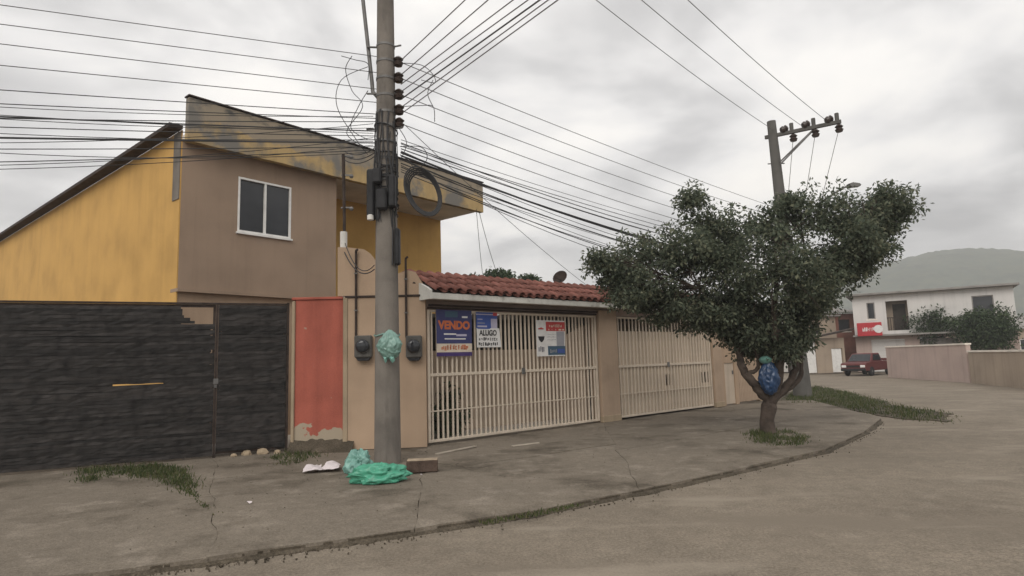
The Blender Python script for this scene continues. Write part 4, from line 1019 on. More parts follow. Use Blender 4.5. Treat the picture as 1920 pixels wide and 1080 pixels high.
# drops to the house and the garage
A0 = near_pt(752, 262, 0.1); B0 = far_pt(1482, 488)
M0 = A0.lerp(B0, 0.24)
for px, py, px2, py2, lab in ((893, 392, 905, 515, 'thin drop wire hanging straight down behind the tiled roof'), (898, 395, 935, 520, 'slanting drop wire ending behind the tiled roof'), (760, 235, 1100, 535, 'long slanting drop wire from the near pole towards the dish')):
    A = atd(px, py, PD + 2.2) if px > 800 else near_pt(px, py); B = atd(px2, py2, 15.0 if px2 < 1000 else 17.5)
    wire(A, B, 0.006, 'wire', lab, 'drop wires', sag=0.1)
# house service cable, wavy, from the mast to the pole
wire(near_pt(702, 505), RF.p(RF.uz(644, 470)[0], 0.05, RF.uz(644, 470)[1]), 0.010, 'cable', 'sagging service cable from the white pipe mast to the near pole', 'service cables', sag=0.22, cat='cable', name='service_cable')
wire(near_pt(702, 497), RF.p(RF.uz(646, 455)[0], 0.05, RF.uz(646, 455)[1]), 0.008, 'cable', 'upper service cable from the white pipe mast to the near pole', 'service cables', sag=0.28, cat='cable', name='service_cable')
for k, (y0, y1) in enumerate(((285, 292), (292, 300), (276, 284))):
    A = near_pt(704, y0, 0.0); u, z = RF.uz(646, y1, 0.1); wire(A, RF.p(u, 0.1, z), 0.009, 'cable', ('short black cable from the mast head to the near pole', 'lower short black cable from the mast head to the near pole', 'upper short black cable from the mast head to the near pole')[k], 'mast head cables', sag=0.10, cat='cable', name='service_cable')

def far_pole():
    o = empty('utility_pole', FB, 0, 'tall leaning utility pole with a crossarm behind the tree', 'utility pole', 'concrete utility poles')
    ax = FT - FB
    mb = MB(); mb.tube([ax * t for t in (-0.02, 0, 0.25, 0.5, 0.75, 1.0)], [0.33, 0.33, 0.28, 0.235, 0.20, 0.165], 20); mb.build('shaft', M['conc2'], o, smooth=True)
    E0 = atd(1437, 261, FD + 0.35) - FB; E1 = atd(1579, 231, FD - 1.25) - FB
    dv = E1 - E0; L = dv.length
    q = dv.to_track_quat('X', 'Z').to_matrix().to_4x4(); Mx = Matrix.Translation(E0) @ q
    mb = MB(); mb.bbox(0, L, -0.28, -0.17, -0.07, 0.07, 0.01, Mx); ca = mb.build('crossarm', M['conc2'], o)
    for px, py in ((1482, 238), (1523, 228), (1565, 216)):
        f = (px - 1437) / (1579 - 1437); c = E0.lerp(E1, f) + Vector((0, -0.22, 0))
        mb = MB(); mb.tube([c + Vector((0, 0, 0.05)), c + Vector((0, 0, 0.36))], 0.075, 10); mb.build('pin_support', M['conc2'], ca, smooth=True)
        c2 = c - dv.normalized() * 0.28 + Vector((0, -0.05, 0.17))
        mb = MB(); insul(mb, Matrix.Translation(c2) @ Matrix.Rotation(R(70), 4, 'Y'), 2.5); mb.build('insulator', M['porc'], ca, smooth=True)
        c3 = c + Vector((0.02, -0.05, -0.24))
        mb = MB(); insul(mb, Matrix.Translation(c3), 2.5); mb.build('insulator', M['porc'], ca, smooth=True)
    for dz in (0, 0.10):
        a = atd(1463, 303, FD - 0.25) - FB + Vector((0, 0, -dz)); b = E0.lerp(E1, 0.60) + Vector((0, -0.22, -0.06 - dz * 0.3))
        mb = MB(); mb.tube([a, b], 0.03, 6); mb.build('brace', M['steel'], o)
    mb = MB(); a = atd(1447, 307, FD) - FB; mb.tube([a + Vector((-0.15, 0, 0)), a + Vector((0.5, 0, 0))], 0.025, 6); mb.build('bolt', M['steel'], o)
    # lamp arm
    pts = [atd(px, py, FD - dd) - FB for px, py, dd in ((1478, 430, 0.2), (1520, 392, 0.6), (1562, 364, 1.0), (1580, 353, 1.2), (1592, 348, 1.3))]
    mb = MB(); mb.tube(pts, 0.035, 8); arm = mb.build('lamp_arm', M['steel'], o, smooth=True)
    mb = MB(); mb.prism([(-0.05, 0.05), (0.1, 0.1), (0.34, 0.06), (0.40, 0.0), (0.36, -0.05), (0.05, -0.07)], -0.10, 0.10, 'y', Matrix.Translation(pts[-1])); mb.build('lamp_head', M['steel'], arm)
    for k, py in enumerate((400, 416, 434, 452, 468)):
        c = atd(1465 + k * 2, py, FD) - FB; mb = MB(); insul(mb, Matrix.Translation(c + Vector((-0.28, -0.05, 0))), 1.2); mb.build('insulator', M['porc'], o, smooth=True)
    return [FB + E0.lerp(E1, (px - 1437) / 142) + Vector((0, -0.22, 0.2)) for px in (1450, 1500, 1545)], [FB + E0.lerp(E1, (px - 1437) / 142) + Vector((0, -0.27, -0.3)) for px in (1482, 1523, 1565)]
ends, lows = far_pole()
tops = []
for k, (E_, px) in enumerate(zip(ends, (1118, 1203, 1290))):
    Mi = PB + Vector((0.25 + 0.75 * k, -0.1 - 0.45 * k, 0)); hd = Mi - E_; hd.z = 0; Lh = hd.length; hd.normalize()
    Q = vplane(E_, hd, px, 0); f = Vector((Q.x - E_.x, Q.y - E_.y)).length / Lh
    # span end height so that a parabola with 0.25 m sag passes through Q
    ze = (Q.z + 0.25 * 4 * f * (1 - f) - E_.z) / f + E_.z
    T = Vector((Mi.x, Mi.y, ze)); tops.append(T)
    wire(E_, T, 0.010, 'wirel', ('left', 'middle', 'right')[k] + ' of the three high wires coming down to the crossarm', 'high voltage wires', sag=0.25)
print('HV tops', [tuple(round(c, 2) for c in t) for t in tops], 'pole', PB)
zc = sum(t.z for t in tops) / 3
mb = MB(); a = tops[0] - PB; b = tops[2] - PB; dv = (b - a); q = dv.to_track_quat('X', 'Z').to_matrix().to_4x4()
a = Vector((a.x, a.y, zc - 0.2)); mb.bbox(-0.6, dv.length + 0.2, -0.05, 0.06, -0.07, 0.07, 0.01, Matrix.Translation(a) @ Matrix.Rotation(math.atan2(dv.y, dv.x), 4, 'Z'))
mb.build('crossarm', M['conc2'], npole)
for k, (p0, (px, py)) in enumerate(zip(lows, ((1475, 345), (1507, 345), (1538, 345)))):
    wire(p0, atd(px, py, FD - 0.3) + Vector((0, 0, -0.6)), 0.012, 'wirel', ('left', 'middle', 'right')[k] + ' of three thin wires dropping from the crossarm insulators', 'wires below the crossarm')
for k, (px, py) in enumerate(((1118, 8), (1298, 84), (1362, 66))):
    pass

# ------------------------------------------------------------------ trees
def leaves(centres, per, rad, ln, seed, droop=0.35):
    g = np.random.default_rng(seed); c = np.repeat(np.asarray(centres), per, axis=0); n = len(c)
    d = g.normal(size=(n, 3)); d /= np.linalg.norm(d, axis=1)[:, None]
    p = c + d * (rad * g.random(n) ** 0.6)[:, None] * np.array([1, 1, 0.8])
    ax = d * 0.7 + g.normal(size=(n, 3)) * 0.6; ax[:, 2] -= droop; ax /= np.linalg.norm(ax, axis=1)[:, None]
    s = np.cross(ax, g.normal(size=(n, 3)) * 0.6 + np.array([0, 0, 1.0])); s /= np.linalg.norm(s, axis=1)[:, None] + 1e-9
    nn = np.cross(ax, s); L = ln * g.uniform(0.65, 1.25, n)[:, None]; W = L * g.uniform(0.20, 0.28, n)[:, None]
    V = np.empty((n, 4, 3)); V[:, 0] = p; V[:, 1] = p + ax * L * 0.5 + s * W - nn * W * 0.35; V[:, 2] = p + ax * L; V[:, 3] = p + ax * L * 0.5 - s * W - nn * W * 0.35
    return V.reshape(-1, 3)
def leaf_obj(name, V, m, parent):
    n = len(V) // 4; me = bpy.data.meshes.new(name)
    me.vertices.add(n * 4); me.vertices.foreach_set('co', V.astype(np.float32).ravel())
    me.loops.add(n * 4); me.loops.foreach_set('vertex_index', np.arange(n * 4, dtype=np.int32))
    me.polygons.add(n); me.polygons.foreach_set('loop_start', np.arange(0, n * 4, 4, dtype=np.int32)); 
    try: me.polygons.foreach_set('loop_total', np.full(n, 4, dtype=np.int32))
    except Exception: pass
    me.update(calc_edges=True); me.validate(); me.materials.append(m)
    o = bpy.data.objects.new(name, me); col.objects.link(o); o.parent = parent; return o
def bez(pts, n=5):
    out_ = []
    for i in range(len(pts) - 1):
        p0, p1, p2, p3 = [Vector(pts[min(max(j, 0), len(pts) - 1)]) for j in (i - 1, i, i + 1, i + 2)]
        for t in range(n):
            f = t / n; out_.append(0.5 * ((2 * p1) + (p2 - p0) * f + (2 * p0 - 5 * p1 + 4 * p2 - p3) * f * f + (3 * p1 - p0 - 3 * p2 + p3) * f ** 3))
    out_.append(Vector(pts[-1])); return out_
TB = gnd(1441, 812); TD = TB.y
def street_tree():
    r = random.Random(21); g = np.random.default_rng(5)
    o = empty('street_tree', TB, 0, 'dark green street tree with forked trunk at the pavement corner', 'tree')
    def tp(px, py, dd=0.0): return atd(px, py, TD + dd) - TB
    lobes = [(1135, 492, 45, 17, .2), (1165, 505, 50, 35, .3), (1222, 470, 62, 45, .2), (1200, 535, 62, 40, -.1), (1298, 398, 32, 46, .4), (1318, 440, 55, 50, 0), (1280, 500, 80, 60, -.3), (1275, 560, 85, 32, .1), (1215, 560, 55, 28, -.2), (1180, 545, 40, 24, .1), (1265, 585, 45, 18, .0), (1340, 605, 50, 20, .1), (1390, 630, 34, 18, .1), (1405, 655, 20, 14, .3), (1470, 655, 22, 14, -.2),  (1480, 635, 34, 20, .1), (1330, 590, 50, 22, -.3), (1515, 580, 24, 22, -.1), (1480, 392, 30, 20, .3),
             (1370, 440, 55, 42, .4), (1375, 510, 85, 70, -.5), (1370, 585, 80, 38, .2), (1460, 440, 62, 55, .2), (1460, 520, 85, 75, -.6), (1450, 600, 75, 45, 0), (1535, 405, 58, 48, .3), (1560, 460, 70, 65, -.2), (1525, 535, 52, 45, .1),
             (1615, 400, 52, 40, .3), (1615, 460, 48, 52, 0), (1655, 378, 36, 26, .2), (1668, 420, 26, 30, .3), (1440, 642, 36, 16, 0), (1400, 615, 40, 26, -.2), (1490, 590, 34, 30, .3), (1690, 390, 26, 16, .3), (1565, 510, 38, 30, -.2), (1612, 492, 36, 30, .1)]
    sc_ = F_PX / TD
    cs = []; limbs = []
    for i, (px, py, rx, ry, dd) in enumerate(lobes):
        c = tp(px, py, dd); a, b = rx * 1.1 / sc_, ry * 1.1 / sc_; dp = 0.8 * math.sqrt(a * b) + 0.35
        vol = a * b * dp; n = int(56 + 150 * vol)
        q = g.normal(size=(n, 3)); q /= np.linalg.norm(q, axis=1)[:, None]; q *= (g.random(n) ** 0.42)[:, None]
        q *= np.array([a, dp, b])
        # clumping: pull towards a few sub centres
        k = max(5, n // 11); sub = q[:k] * 1.12; idx = g.integers(0, k, n); q = q * 0.3 + sub[idx] * 0.7
        fe = g.normal(size=(12, 3)); fe /= np.linalg.norm(fe, axis=1)[:, None]; fe *= np.array([a, dp, b]) * g.uniform(1.0, 1.2, 12)[:, None]; q = np.concatenate([q, fe, fe * 0.92])
        cs.append(q + np.array(c)); limbs.append((Vector(c), a, b))
    C = np.concatenate(cs)
    leaf_obj('crown', leaves(C, 18, 0.20, 0.095, 3), M['leaf'], o)
    # trunk and limbs
    base = Vector((0, 0, -0.05))
    fork = tp(1443, 755)
    mb = MB(); mb.tube(bez([base, tp(1438, 790), tp(1441, 768), fork, tp(1447, 735)]), [0.20, 0.165, 0.155, 0.15, 0.145, 0.14, 0.135, 0.135, 0.14, 0.145, 0.15, 0.15, 0.15, 0.15, 0.14, 0.13, 0.12, 0.11, 0.10, 0.09, 0.08][:21], 12); mb.build('trunk', M['bark'], o, smooth=True)
    mains = [[fork, tp(1420, 728, -.1), tp(1398, 700, -.15), tp(1386, 668, -.1), tp(1388, 630, 0), tp(1350, 560, .1)],
             [fork, tp(1436, 715, .15), tp(1432, 672, .2), tp(1425, 620, .3), tp(1400, 520, .4)],
             [fork, tp(1458, 712, -.1), tp(1462, 668, -.2), tp(1452, 620, -.3), tp(1455, 500, -.4)],
             [fork, tp(1474, 722, .05), tp(1492, 692, .1), tp(1486, 660, .15), tp(1478, 620, .1), tp(1520, 520, .1)],
             [fork, tp(1470, 735, .3), tp(1500, 705, .5), tp(1505, 660, .6), tp(1550, 560, .5)],
             [tp(1398, 700, -.15), tp(1420, 690, -.1), tp(1412, 650, -.2), tp(1310, 540, -.2)],
             [tp(1386, 668, -.1), tp(1400, 650, .2), tp(1405, 630, .2), tp(1380, 600, .3)],
             [tp(1462, 668, -.2), tp(1490, 650, -.1), tp(1500, 620, 0), tp(1590, 500, 0)]]
    rad = [0.10, 0.10, 0.12, 0.09, 0.075, 0.05, 0.035, 0.045]
    tips = []
    for pts, r0 in zip(mains, rad):
        b = [p + Vector((r.uniform(-.02, .02), r.uniform(-.02, .02), r.uniform(-.015, .015))) for p in bez(pts)]; n = len(b); mb = MB(); mb.tube(b, [r0 * (1 - 0.65 * k / (n - 1)) * r.uniform(0.88, 1.14) for k in range(n)], 9); mb.build('limb', M['bark'], o, smooth=True); tips.append((b[-1], r0 * 0.35)); tips.append((b[n * 3 // 4], r0 * 0.45))
    mb = MB()
    for c, a, b in limbs:
        t, r0 = min(tips, key=lambda q: (q[0] - c).length)
        mid = t.lerp(c, 0.5) + Vector((r.uniform(-.15, .15), r.uniform(-.15, .15), 0.12)); mb.tube(bez([t, mid, c], 4), [r0 * (1 - 0.07 * k) for k in range(9)], 6)
        for k in range(9):
            e = c + Vector((r.uniform(-a, a) * 0.85, r.uniform(-a, a) * 0.8, r.uniform(-b, b) * 0.85)); mb.tube(bez([mid, mid.lerp(e, 0.6) + Vector((0, 0, 0.08)), e], 3), [0.014, 0.013, 0.011, 0.009, 0.007, 0.005, 0.003], 4)
    tw = mb.build('twigs', M['bark'], o, fix=False); tag(tw, kind='stuff')
street_tree()
def back_tree(px, py, depth, rx, ry, label, seed, n=150):
    g = np.random.default_rng(seed); c = atd(px, py, depth); base = Vector((c.x, c.y, 0)); o = empty('background_tree', base, 0, label, 'tree', 'background trees')
    s = F_PX / depth; a, b = rx / s, ry / s
    q = g.normal(size=(n, 3)); q /= np.linalg.norm(q, axis=1)[:, None]; q *= (g.random(n) ** 0.5)[:, None] * np.array([a, a, b]); k = n // 8; q = q * 0.5 + q[g.integers(0, k, n)] * 0.5
    q[:, 2] += c.z
    leaf_obj('crown', leaves(q, 26, 0.42, 0.20, seed), M['leaf2'], o)
    mb = MB(); mb.tube([(0, 0, -0.1), (0.1, 0, c.z * 0.5), (0, 0.1, c.z)], [0.2, 0.15, 0.08], 8); mb.build('trunk', M['bark'], o, smooth=True)
back_tree(938, 522, 34, 34, 16, 'larger dark tree top showing above the tiled roof', 31)
back_tree(990, 530, 36, 20, 9, 'small tree top just right of the larger one above the roof', 32, 90)
back_tree(885, 528, 36, 20, 8, 'low tree top left of the larger one above the roof', 33, 80)

def gate_plants():
    for k, (u, v, h, lab) in enumerate(((0.35, 0.72, 0.62, 'leafy shrub behind the first bars of the left barred gate'), (0.8, 0.75, 0.7, 'second leafy shrub from the left behind the barred gate'), (1.25, 0.8, 0.7, 'third leafy shrub from the left behind the barred gate'), (1.4, 1.15, 1.15, 'tallest shrub behind the barred gate beside the dark post'))):
        c = GF.p(u, v, 0.02); o = empty('shrub', c, 0, lab, 'shrub', 'shrubs behind the barred gate'); r = random.Random(k); C = []
        mb = MB()
        for s in range(7):
            e = Vector((r.uniform(-.25, .25), r.uniform(-.2, .2), h * r.uniform(0.6, 1))); mb.tube([(0, 0, 0), e * 0.5 + Vector((0, 0, 0.08)), e], [0.012, 0.009, 0.004], 5)
            for f in (0.35, 0.55, 0.75, 0.95): C.append(tuple(e * f))
        mb.build('stem', M['bark'], o, fix=False)
        leaf_obj('foliage', leaves(C, 14, 0.14, 0.13, 40 + k), M['leaf2'], o)
gate_plants()
back_tree(1745, 610, 44, 60, 42, 'round leafy tree behind the pinkish street wall', 34, 420)
back_tree(1850, 618, 40, 70, 50, 'wide leafy tree at the far right behind the street wall', 35, 480)

# ------------------------------------------------------------------ rubbish, bags, blocks
def blob_bag(name, loc, dims, label, m, seed, fold=0.18, knot=True, group=None, rz=0.0):
    import bmesh
    bm = bmesh.new(); bmesh.ops.create_icosphere(bm, subdivisions=5, radius=1)
    for v in bm.verts:
        p = v.co.copy(); s = Vector((seed * 3.7, seed, 0))
        k = 1 + fold * noise.noise(p * 1.7 + s) * 1.6 + fold * 0.9 * (0.5 - abs(noise.noise(p * 2.6 + s)) * 2) + fold * 0.4 * (0.4 - abs(noise.noise(p * 5.5 + s)) * 2) + fold * 0.1 * (0.3 - abs(noise.noise(p * 12 + s)) * 2)
        rid = fold * 0.45 * abs(math.sin(math.atan2(p.y, p.x) * 7 + 3 * noise.noise(p * 2 + s))) * max(0, p.z + 0.3)
        q = p * (k - rid); q.z = max(q.z, -0.55 + 0.03 * noise.noise(p * 5))
        v.co = Vector((q.x * dims[0], q.y * dims[1], (q.z + 0.55) * dims[2]))
    me = bpy.data.meshes.new('bag_body'); bm.to_mesh(me); bm.free(); me.polygons.foreach_set('use_smooth', [True] * len(me.polygons)); me.materials.append(m)
    o = empty(name, loc, rz, label, 'bag', group)
    b = bpy.data.objects.new('bag_body', me); col.objects.link(b); b.parent = o
    if knot:
        z = dims[2] * 1.4; mb = MB(); rr = random.Random(seed)
        for a in range(4):
            an = a * 1.6 + rr.random(); d = Vector((math.cos(an), math.sin(an), 0)); s = Vector((-d.y, d.x, 0)); w0 = dims[0] * 0.22
            b0 = Vector((0, 0, z)); 
            mb.add([b0 - s * w0 * 0.2, b0 + s * w0 * 0.2, b0 + d * w0 * 1.4 + s * w0 * 0.7 + Vector((0, 0, w0 * 0.9)), b0 + d * w0 * 1.5 - s * w0 * 0.6 + Vector((0, 0, w0 * 0.6))], [(0, 1, 2, 3)])
        mb.build('knot', m, o, fix=False)
    return o
blob_bag('rubbish_bag', gnd(672, 884), (0.21, 0.19, 0.21), 'pale green rubbish bag standing upright at the foot of the near pole', M['bag2'], 2, 0.22, group='green rubbish bags')
blob_bag('rubbish_bag', gnd(710, 903), (0.38, 0.2, 0.15), 'bright green rubbish bag lying flat in front of the near pole', M['bag'], 5, 0.22, False, group='green rubbish bags', rz=0.1)
blob_bag('rubbish_bag', gnd(657, 886), (0.09, 0.08, 0.12), 'small pale blue green bag left of the upright rubbish bag', M['bag2'], 8, 0.25, False, group='green rubbish bags')
def hung_bag(c, dims, label, m, seed, name='hanging_bag', top=None):
    import bmesh
    bm = bmesh.new(); bmesh.ops.create_icosphere(bm, subdivisions=5, radius=1)
    for v in bm.verts:
        p = v.co.copy(); s = Vector((seed * 2.1, 3, seed))
        t = (p.z + 1) / 2; wd = 0.45 + 0.65 * math.sin(min(1, (1 - t) * 1.25 + 0.08) * math.pi * 0.62)
        k = 1 + 0.16 * noise.noise(p * 2 + s) + 0.14 * (0.4 - 2 * abs(noise.noise(p * 3.5 + s))) + 0.05 * (0.3 - 2 * abs(noise.noise(p * 7 + s))) - 0.10 * abs(math.sin(math.atan2(p.y, p.x) * 6 + 2 * noise.noise(p * 2 + s))) * t
        v.co = Vector((p.x * wd * k * dims[0], p.y * wd * k * dims[1], p.z * dims[2] * (1 + 0.05 * noise.noise(p * 4 + s))))
    me = bpy.data.meshes.new('bag_body'); bm.to_mesh(me); bm.free(); me.polygons.foreach_set('use_smooth', [True] * len(me.polygons)); me.materials.append(m)
    o = empty(name, c, 0, label, 'bag'); b = bpy.data.objects.new('bag_body', me); col.objects.link(b); b.parent = o
    return o
c = atd(731, 646, PD - 0.30)
hb = hung_bag(c, (0.19, 0.13, 0.24), 'teal plastic bag tied to the near pole at chest height', M['bag3'], 3)
z = c.z + 0.2; rr_ = pr(z) + 0.012
mb = MB(); mb.tube([(PB.x - c.x + rr_ * math.cos(t * 0.349), PB.y - c.y + rr_ * math.sin(t * 0.349), 0.17 + 0.02 * math.sin(t)) for t in range(19)], 0.012, 6); mb.build('tie', M['bag3'], hb, smooth=True)
for dx_, sz in ((-0.06, 0.035), (0.05, 0.05)):
    mb = MB(); mb.add([(dx_ - sz, -0.07, -0.19), (dx_ + sz * 0.7, -0.1, -0.2), (dx_ + sz * 0.9, -0.08, -0.26), (dx_ + sz * 0.1, -0.09, -0.30), (dx_ - sz * 0.7, -0.06, -0.25), (dx_, -0.12, -0.24)], [(0, 1, 5), (1, 2, 5), (2, 3, 5), (3, 4, 5), (4, 0, 5)]); mb.build('handle', M['bag2'], hb, fix=False)
c = atd(1442, 706, TD - 0.24)
bb = hung_bag(c, (0.19, 0.15, 0.36), 'blue plastic sack with pale top wedged in the tree fork', M['blue'], 6, 'blue_sack')
mb = MB(); mb.lathe([(0.06, -0.05), (0.11, -0.02), (0.13, 0.03), (0.09, 0.08), (0.03, 0.10)], 12, Matrix.Translation((-0.05, -0.01, 0.31))); mb.build('pale_top', M['bag2'], bb, smooth=True)

def paper():
    o = gnd(604, 882); r = random.Random(3); mb = MB(); n = 14; V = []
    for i in range(n + 1):
        for j in range(n + 1):
            x = (i / n - 0.5) * 0.52; y = (j / n - 0.5) * 0.36; z = 0.012 + 0.05 * abs(noise.noise(Vector((x * 6, y * 6, 3)))) + 0.07 * abs(math.sin(x * 9 + y * 4)) * (0.4 + j / n)
            V.append((x + 0.06 * y + 0.02 * noise.noise(Vector((x * 9, y * 9, 1))), y + 0.04 * noise.noise(Vector((x * 5, 2, 1))), z))
    mb.add(V, [(i * (n + 1) + j, (i + 1) * (n + 1) + j, (i + 1) * (n + 1) + j + 1, i * (n + 1) + j + 1) for i in range(n) for j in range(n) if not (6 <= i <= 7 and j > 8) and not (i < 4 and j > 9)])
    p = mb.build('crumpled_paper', M['paper'], fix=False); p.location = o; p.rotation_euler.z = 0.2; tag(p, 'crumpled pinkish white paper lying below the red wall', 'paper')
    c = gnd(792, 884); b = empty('concrete_block', c, 0.12, 'dark brown block with pale top right of the near pole', 'block')
    mb = MB(); mb.bbox(-0.23, 0.23, -0.1, 0.1, 0.0, 0.165, 0.012); mb.build('block_body', mat('brown_block', (0.085, 0.058, 0.045), 0.95, 0.3, 8, bump=0.8, bscale=30), b)
    mb = MB(); mb.bbox(-0.22, 0.225, -0.095, 0.1, 0.1655, 0.18, 0.006); mb.build('mortar_crust', mat('mortar', (0.38, 0.30, 0.22), 0.95, 0.2, 8, bump=0.6), b)
    for k, (a, b_, lab) in enumerate((((818, 853), (892, 838), 'white board strip lying along the foot of the barred gate'), ((960, 838), (1010, 832), 'second thin pale board lying further right along the gate'))):
        p0, p1 = gnd(*a), gnd(*b_); d = p1 - p0; mb = MB(); mb.bbox(0, d.length, -0.035, 0.035, 0.004, 0.026, 0.004); q = mb.build('board', M['board']); q.location = p0; q.rotation_euler.z = math.atan2(d.y, d.x); tag(q, lab, 'board', 'boards by the gate')
    for k, (px, py, s, lab) in enumerate(((958, 966, 0.07, 'white paper scrap lying in the gutter'), (468, 945, 0.04, 'small pale scrap on the pavement below the black gate'), (668, 903, 0.05, 'flat pale scrap below the green bags'), (790, 893, 0.03, 'tiny white scrap in front of the brown block'))):
        c = gnd(px, py, RZ if k == 0 else 0.0); mb = MB(); rr = random.Random(k); V = [(rr.uniform(0.7, 1.2) * s * math.cos(a), rr.uniform(0.4, 0.8) * s * math.sin(a), 0.008 + rr.uniform(0, 0.03)) for a in np.linspace(0, 5.6, 8)] + [(0, 0, 0.035)]
        mb.add(V, [(i, (i + 1) % 8, 8) for i in range(8)]); q = mb.build('paper_scrap', M['paper'], fix=False); q.location = c; tag(q, lab, 'litter', 'paper scraps')
paper()
def dish():
    c = atd(1052, 536, 17.2); o = empty('satellite_dish', c, R(20), 'small dark dish on a mast above the tiled roof', 'dish')
    mb = MB(); mb.tube([(0, 0, -0.9), (0, 0, 0.12)], 0.022, 8); mb.build('mast', M['steel'], o)
    mb = MB(); mb.lathe([(0.02, 0), (0.1, 0.012), (0.17, 0.045), (0.215, 0.085), (0.218, 0.09), (0.17, 0.055), (0.1, 0.025), (0.02, 0.012)], 18, Matrix.Translation((0, -0.02, 0.2)) @ Matrix.Rotation(R(-55), 4, 'Y') @ Matrix.Rotation(R(35), 4, 'X')); mb.build('reflector', M['rust'], o, smooth=True)
    mb = MB(); mb.tube([(0.02, -0.05, 0.12), (-0.22, -0.15, 0.22)], 0.012, 6); mb.bbox(-0.27, -0.2, -0.18, -0.12, 0.19, 0.26, 0.01); mb.build('feed_arm', M['rust'], o)
dish()

# ------------------------------------------------------------------ the wall and slatted gate beyond the garage
def end_wall():
    u3 = GF.uz(1384, 700)[0]; u4 = GF.uz(1424, 700)[0]
    zt = GF.uz(1365, 607)[1]; zf = GF.uz(1400, 652)[1]
    o = empty('end_wall', GF.p(u2b, 0, 0), GF.ang, 'beige wall with a small metal door right of the barred gates', 'wall')
    L = u3 - u2b
    d0 = GF.uz(1361, 720)[0] - u2b; d1 = GF.uz(1380, 720)[0] - u2b; dz = GF.uz(1370, 680)[1]
    for nm_, a, b, c, d in (('wall_face', 0.003, d0, 0, zt), ('wall_face', d1, L, 0, zt - 0.2), ('wall_face', d0, d1, dz, zt - 0.05)):
        mb = MB(); mb.box(a, b, 0.02, 0.18, c, d); mb.build(nm_, M['pink'], o)
    mb = MB(); mb.bbox(d0 + 0.01, d1 - 0.01, 0.05, 0.09, 0.03, dz - 0.01, 0.005); dr = mb.build('door', M['sheet'], o)
    mb = MB(); mb.bbox(d1 - 0.12, d1 - 0.07, 0.02, 0.052, 0.95, 1.07, 0.005); mb.build('handle', M['steel'], dr)
    mb = MB(); mb.box(L - 0.25, L + 0.05, -0.03, 0.21, zt - 0.195, zt - 0.12); mb.build('cap', M['rust'], o)
    g = empty('slatted_gate', GF.p(u3, 0, 0), GF.ang, 'tan vertical slat gate partly behind the tree trunk', 'gate')
    n = 14; Lg = u4 - u3
    sm = MB(); sm.bbox(-Lg / n * 0.40, Lg / n * 0.40, -0.012, 0.012, 0.05, zf, 0.004); me = sm.mesh('slat'); me.materials.append(M['pillar'])
    for k in range(n): inst('slat', me, g, (Lg * (k + 0.5) / n, 0.05, rng.uniform(-0.01, 0.01)))
    for z in (0.3, 1.1, zf - 0.25):
        mb = MB(); mb.box(0.01, Lg - 0.01, 0.063, 0.10, z, z + 0.06); mb.build('rail', M['rust'], g)
    w_ = empty('corner_wall', GF.p(u4, 0, 0), GF.ang, 'plain rendered corner wall behind the tree trunk', 'wall')
    mb = MB(); mb.bbox(0.0, 1.2, 0.0, 0.2, 0, zf - 0.05, 0.01); mb.box(1.0, 1.2, 0.2, 9.0, 0, zf - 0.06); mb.build('wall_face', M['postb'], w_)
    mb = MB(); mb.box(0.0, 1.25, -0.03, 0.23, zf - 0.047, zf + 0.02); mb.build('coping', M['soffit'], w_)
end_wall()

# ------------------------------------------------------------------ the far street: houses, truck, car
M['fwhite'] = mat('far_white_wall', (0.62, 0.60, 0.58), 0.9, 0.08, 0.5, streak=0.2)
M['fbrick'] = overlay(mat('far_brick', (0.24, 0.105, 0.075), 0.92, 0.2, 1.2, bump=0.3), (0.34, 0.27, 0.22), (0.6, 0.72), scale=0.8)
M['ftan'] = mat('far_tan_wall', (0.36, 0.29, 0.225), 0.92, 0.15, 0.6, streak=0.25)
M['fpink'] = mat('far_pink_wall', (0.46, 0.36, 0.32), 0.92, 0.1, 0.6, streak=0.2)
M['froof'] = mat('fibre_cement_roof', (0.26, 0.245, 0.23), 0.95, 0.2, 1.5)
M['sred'] = flat('sign_red', (0.42, 0.035, 0.045), 0.5)
def win(root, u0, u1, z0, z1, v=0.0, fw=0.07, m='alu'):
    mb = MB()
    for a, b, c, d in ((u0, u0 + fw, z0, z1), (u1 - fw, u1, z0, z1), (u0 + fw, u1 - fw, z0, z0 + fw), (u0 + fw, u1 - fw, z1 - fw, z1)): mb.box(a, b, v - 0.05, v + 0.06, c, d)
    w_ = mb.build('window', M[m], root)
    mb = MB(); mb.box(u0 + fw, u1 - fw, v + 0.02, v + 0.03, z0 + fw, z1 - fw); mb.build('pane', M['glass'], w_)
    mb = MB(); mb.box(u0 - 0.1, u1 + 0.1, v - 0.12, v - 0.002, z0 - 0.09, z0 - 0.004); mb.build('sill', M['soffit'], w_)
    return w_
def wall_open(mbm, u0, u1, z0, z1, holes, v0=0.0, v1=0.22):
    """one wall with rectangular openings, cut into boxes"""
    us = sorted({u0, u1, *[h[0] for h in holes], *[h[1] for h in holes]})
    for a, b in zip(us, us[1:]):
        hs = sorted([h for h in holes if h[0] <= a + 1e-6 and h[1] >= b - 1e-6], key=lambda h: h[2]); z = z0
        for h in hs:
            if h[2] > z: mbm.box(a, b, v0, v1, z, h[2])
            z = h[3]
        if z < z1: mbm.box(a, b, v0, v1, z, z1)
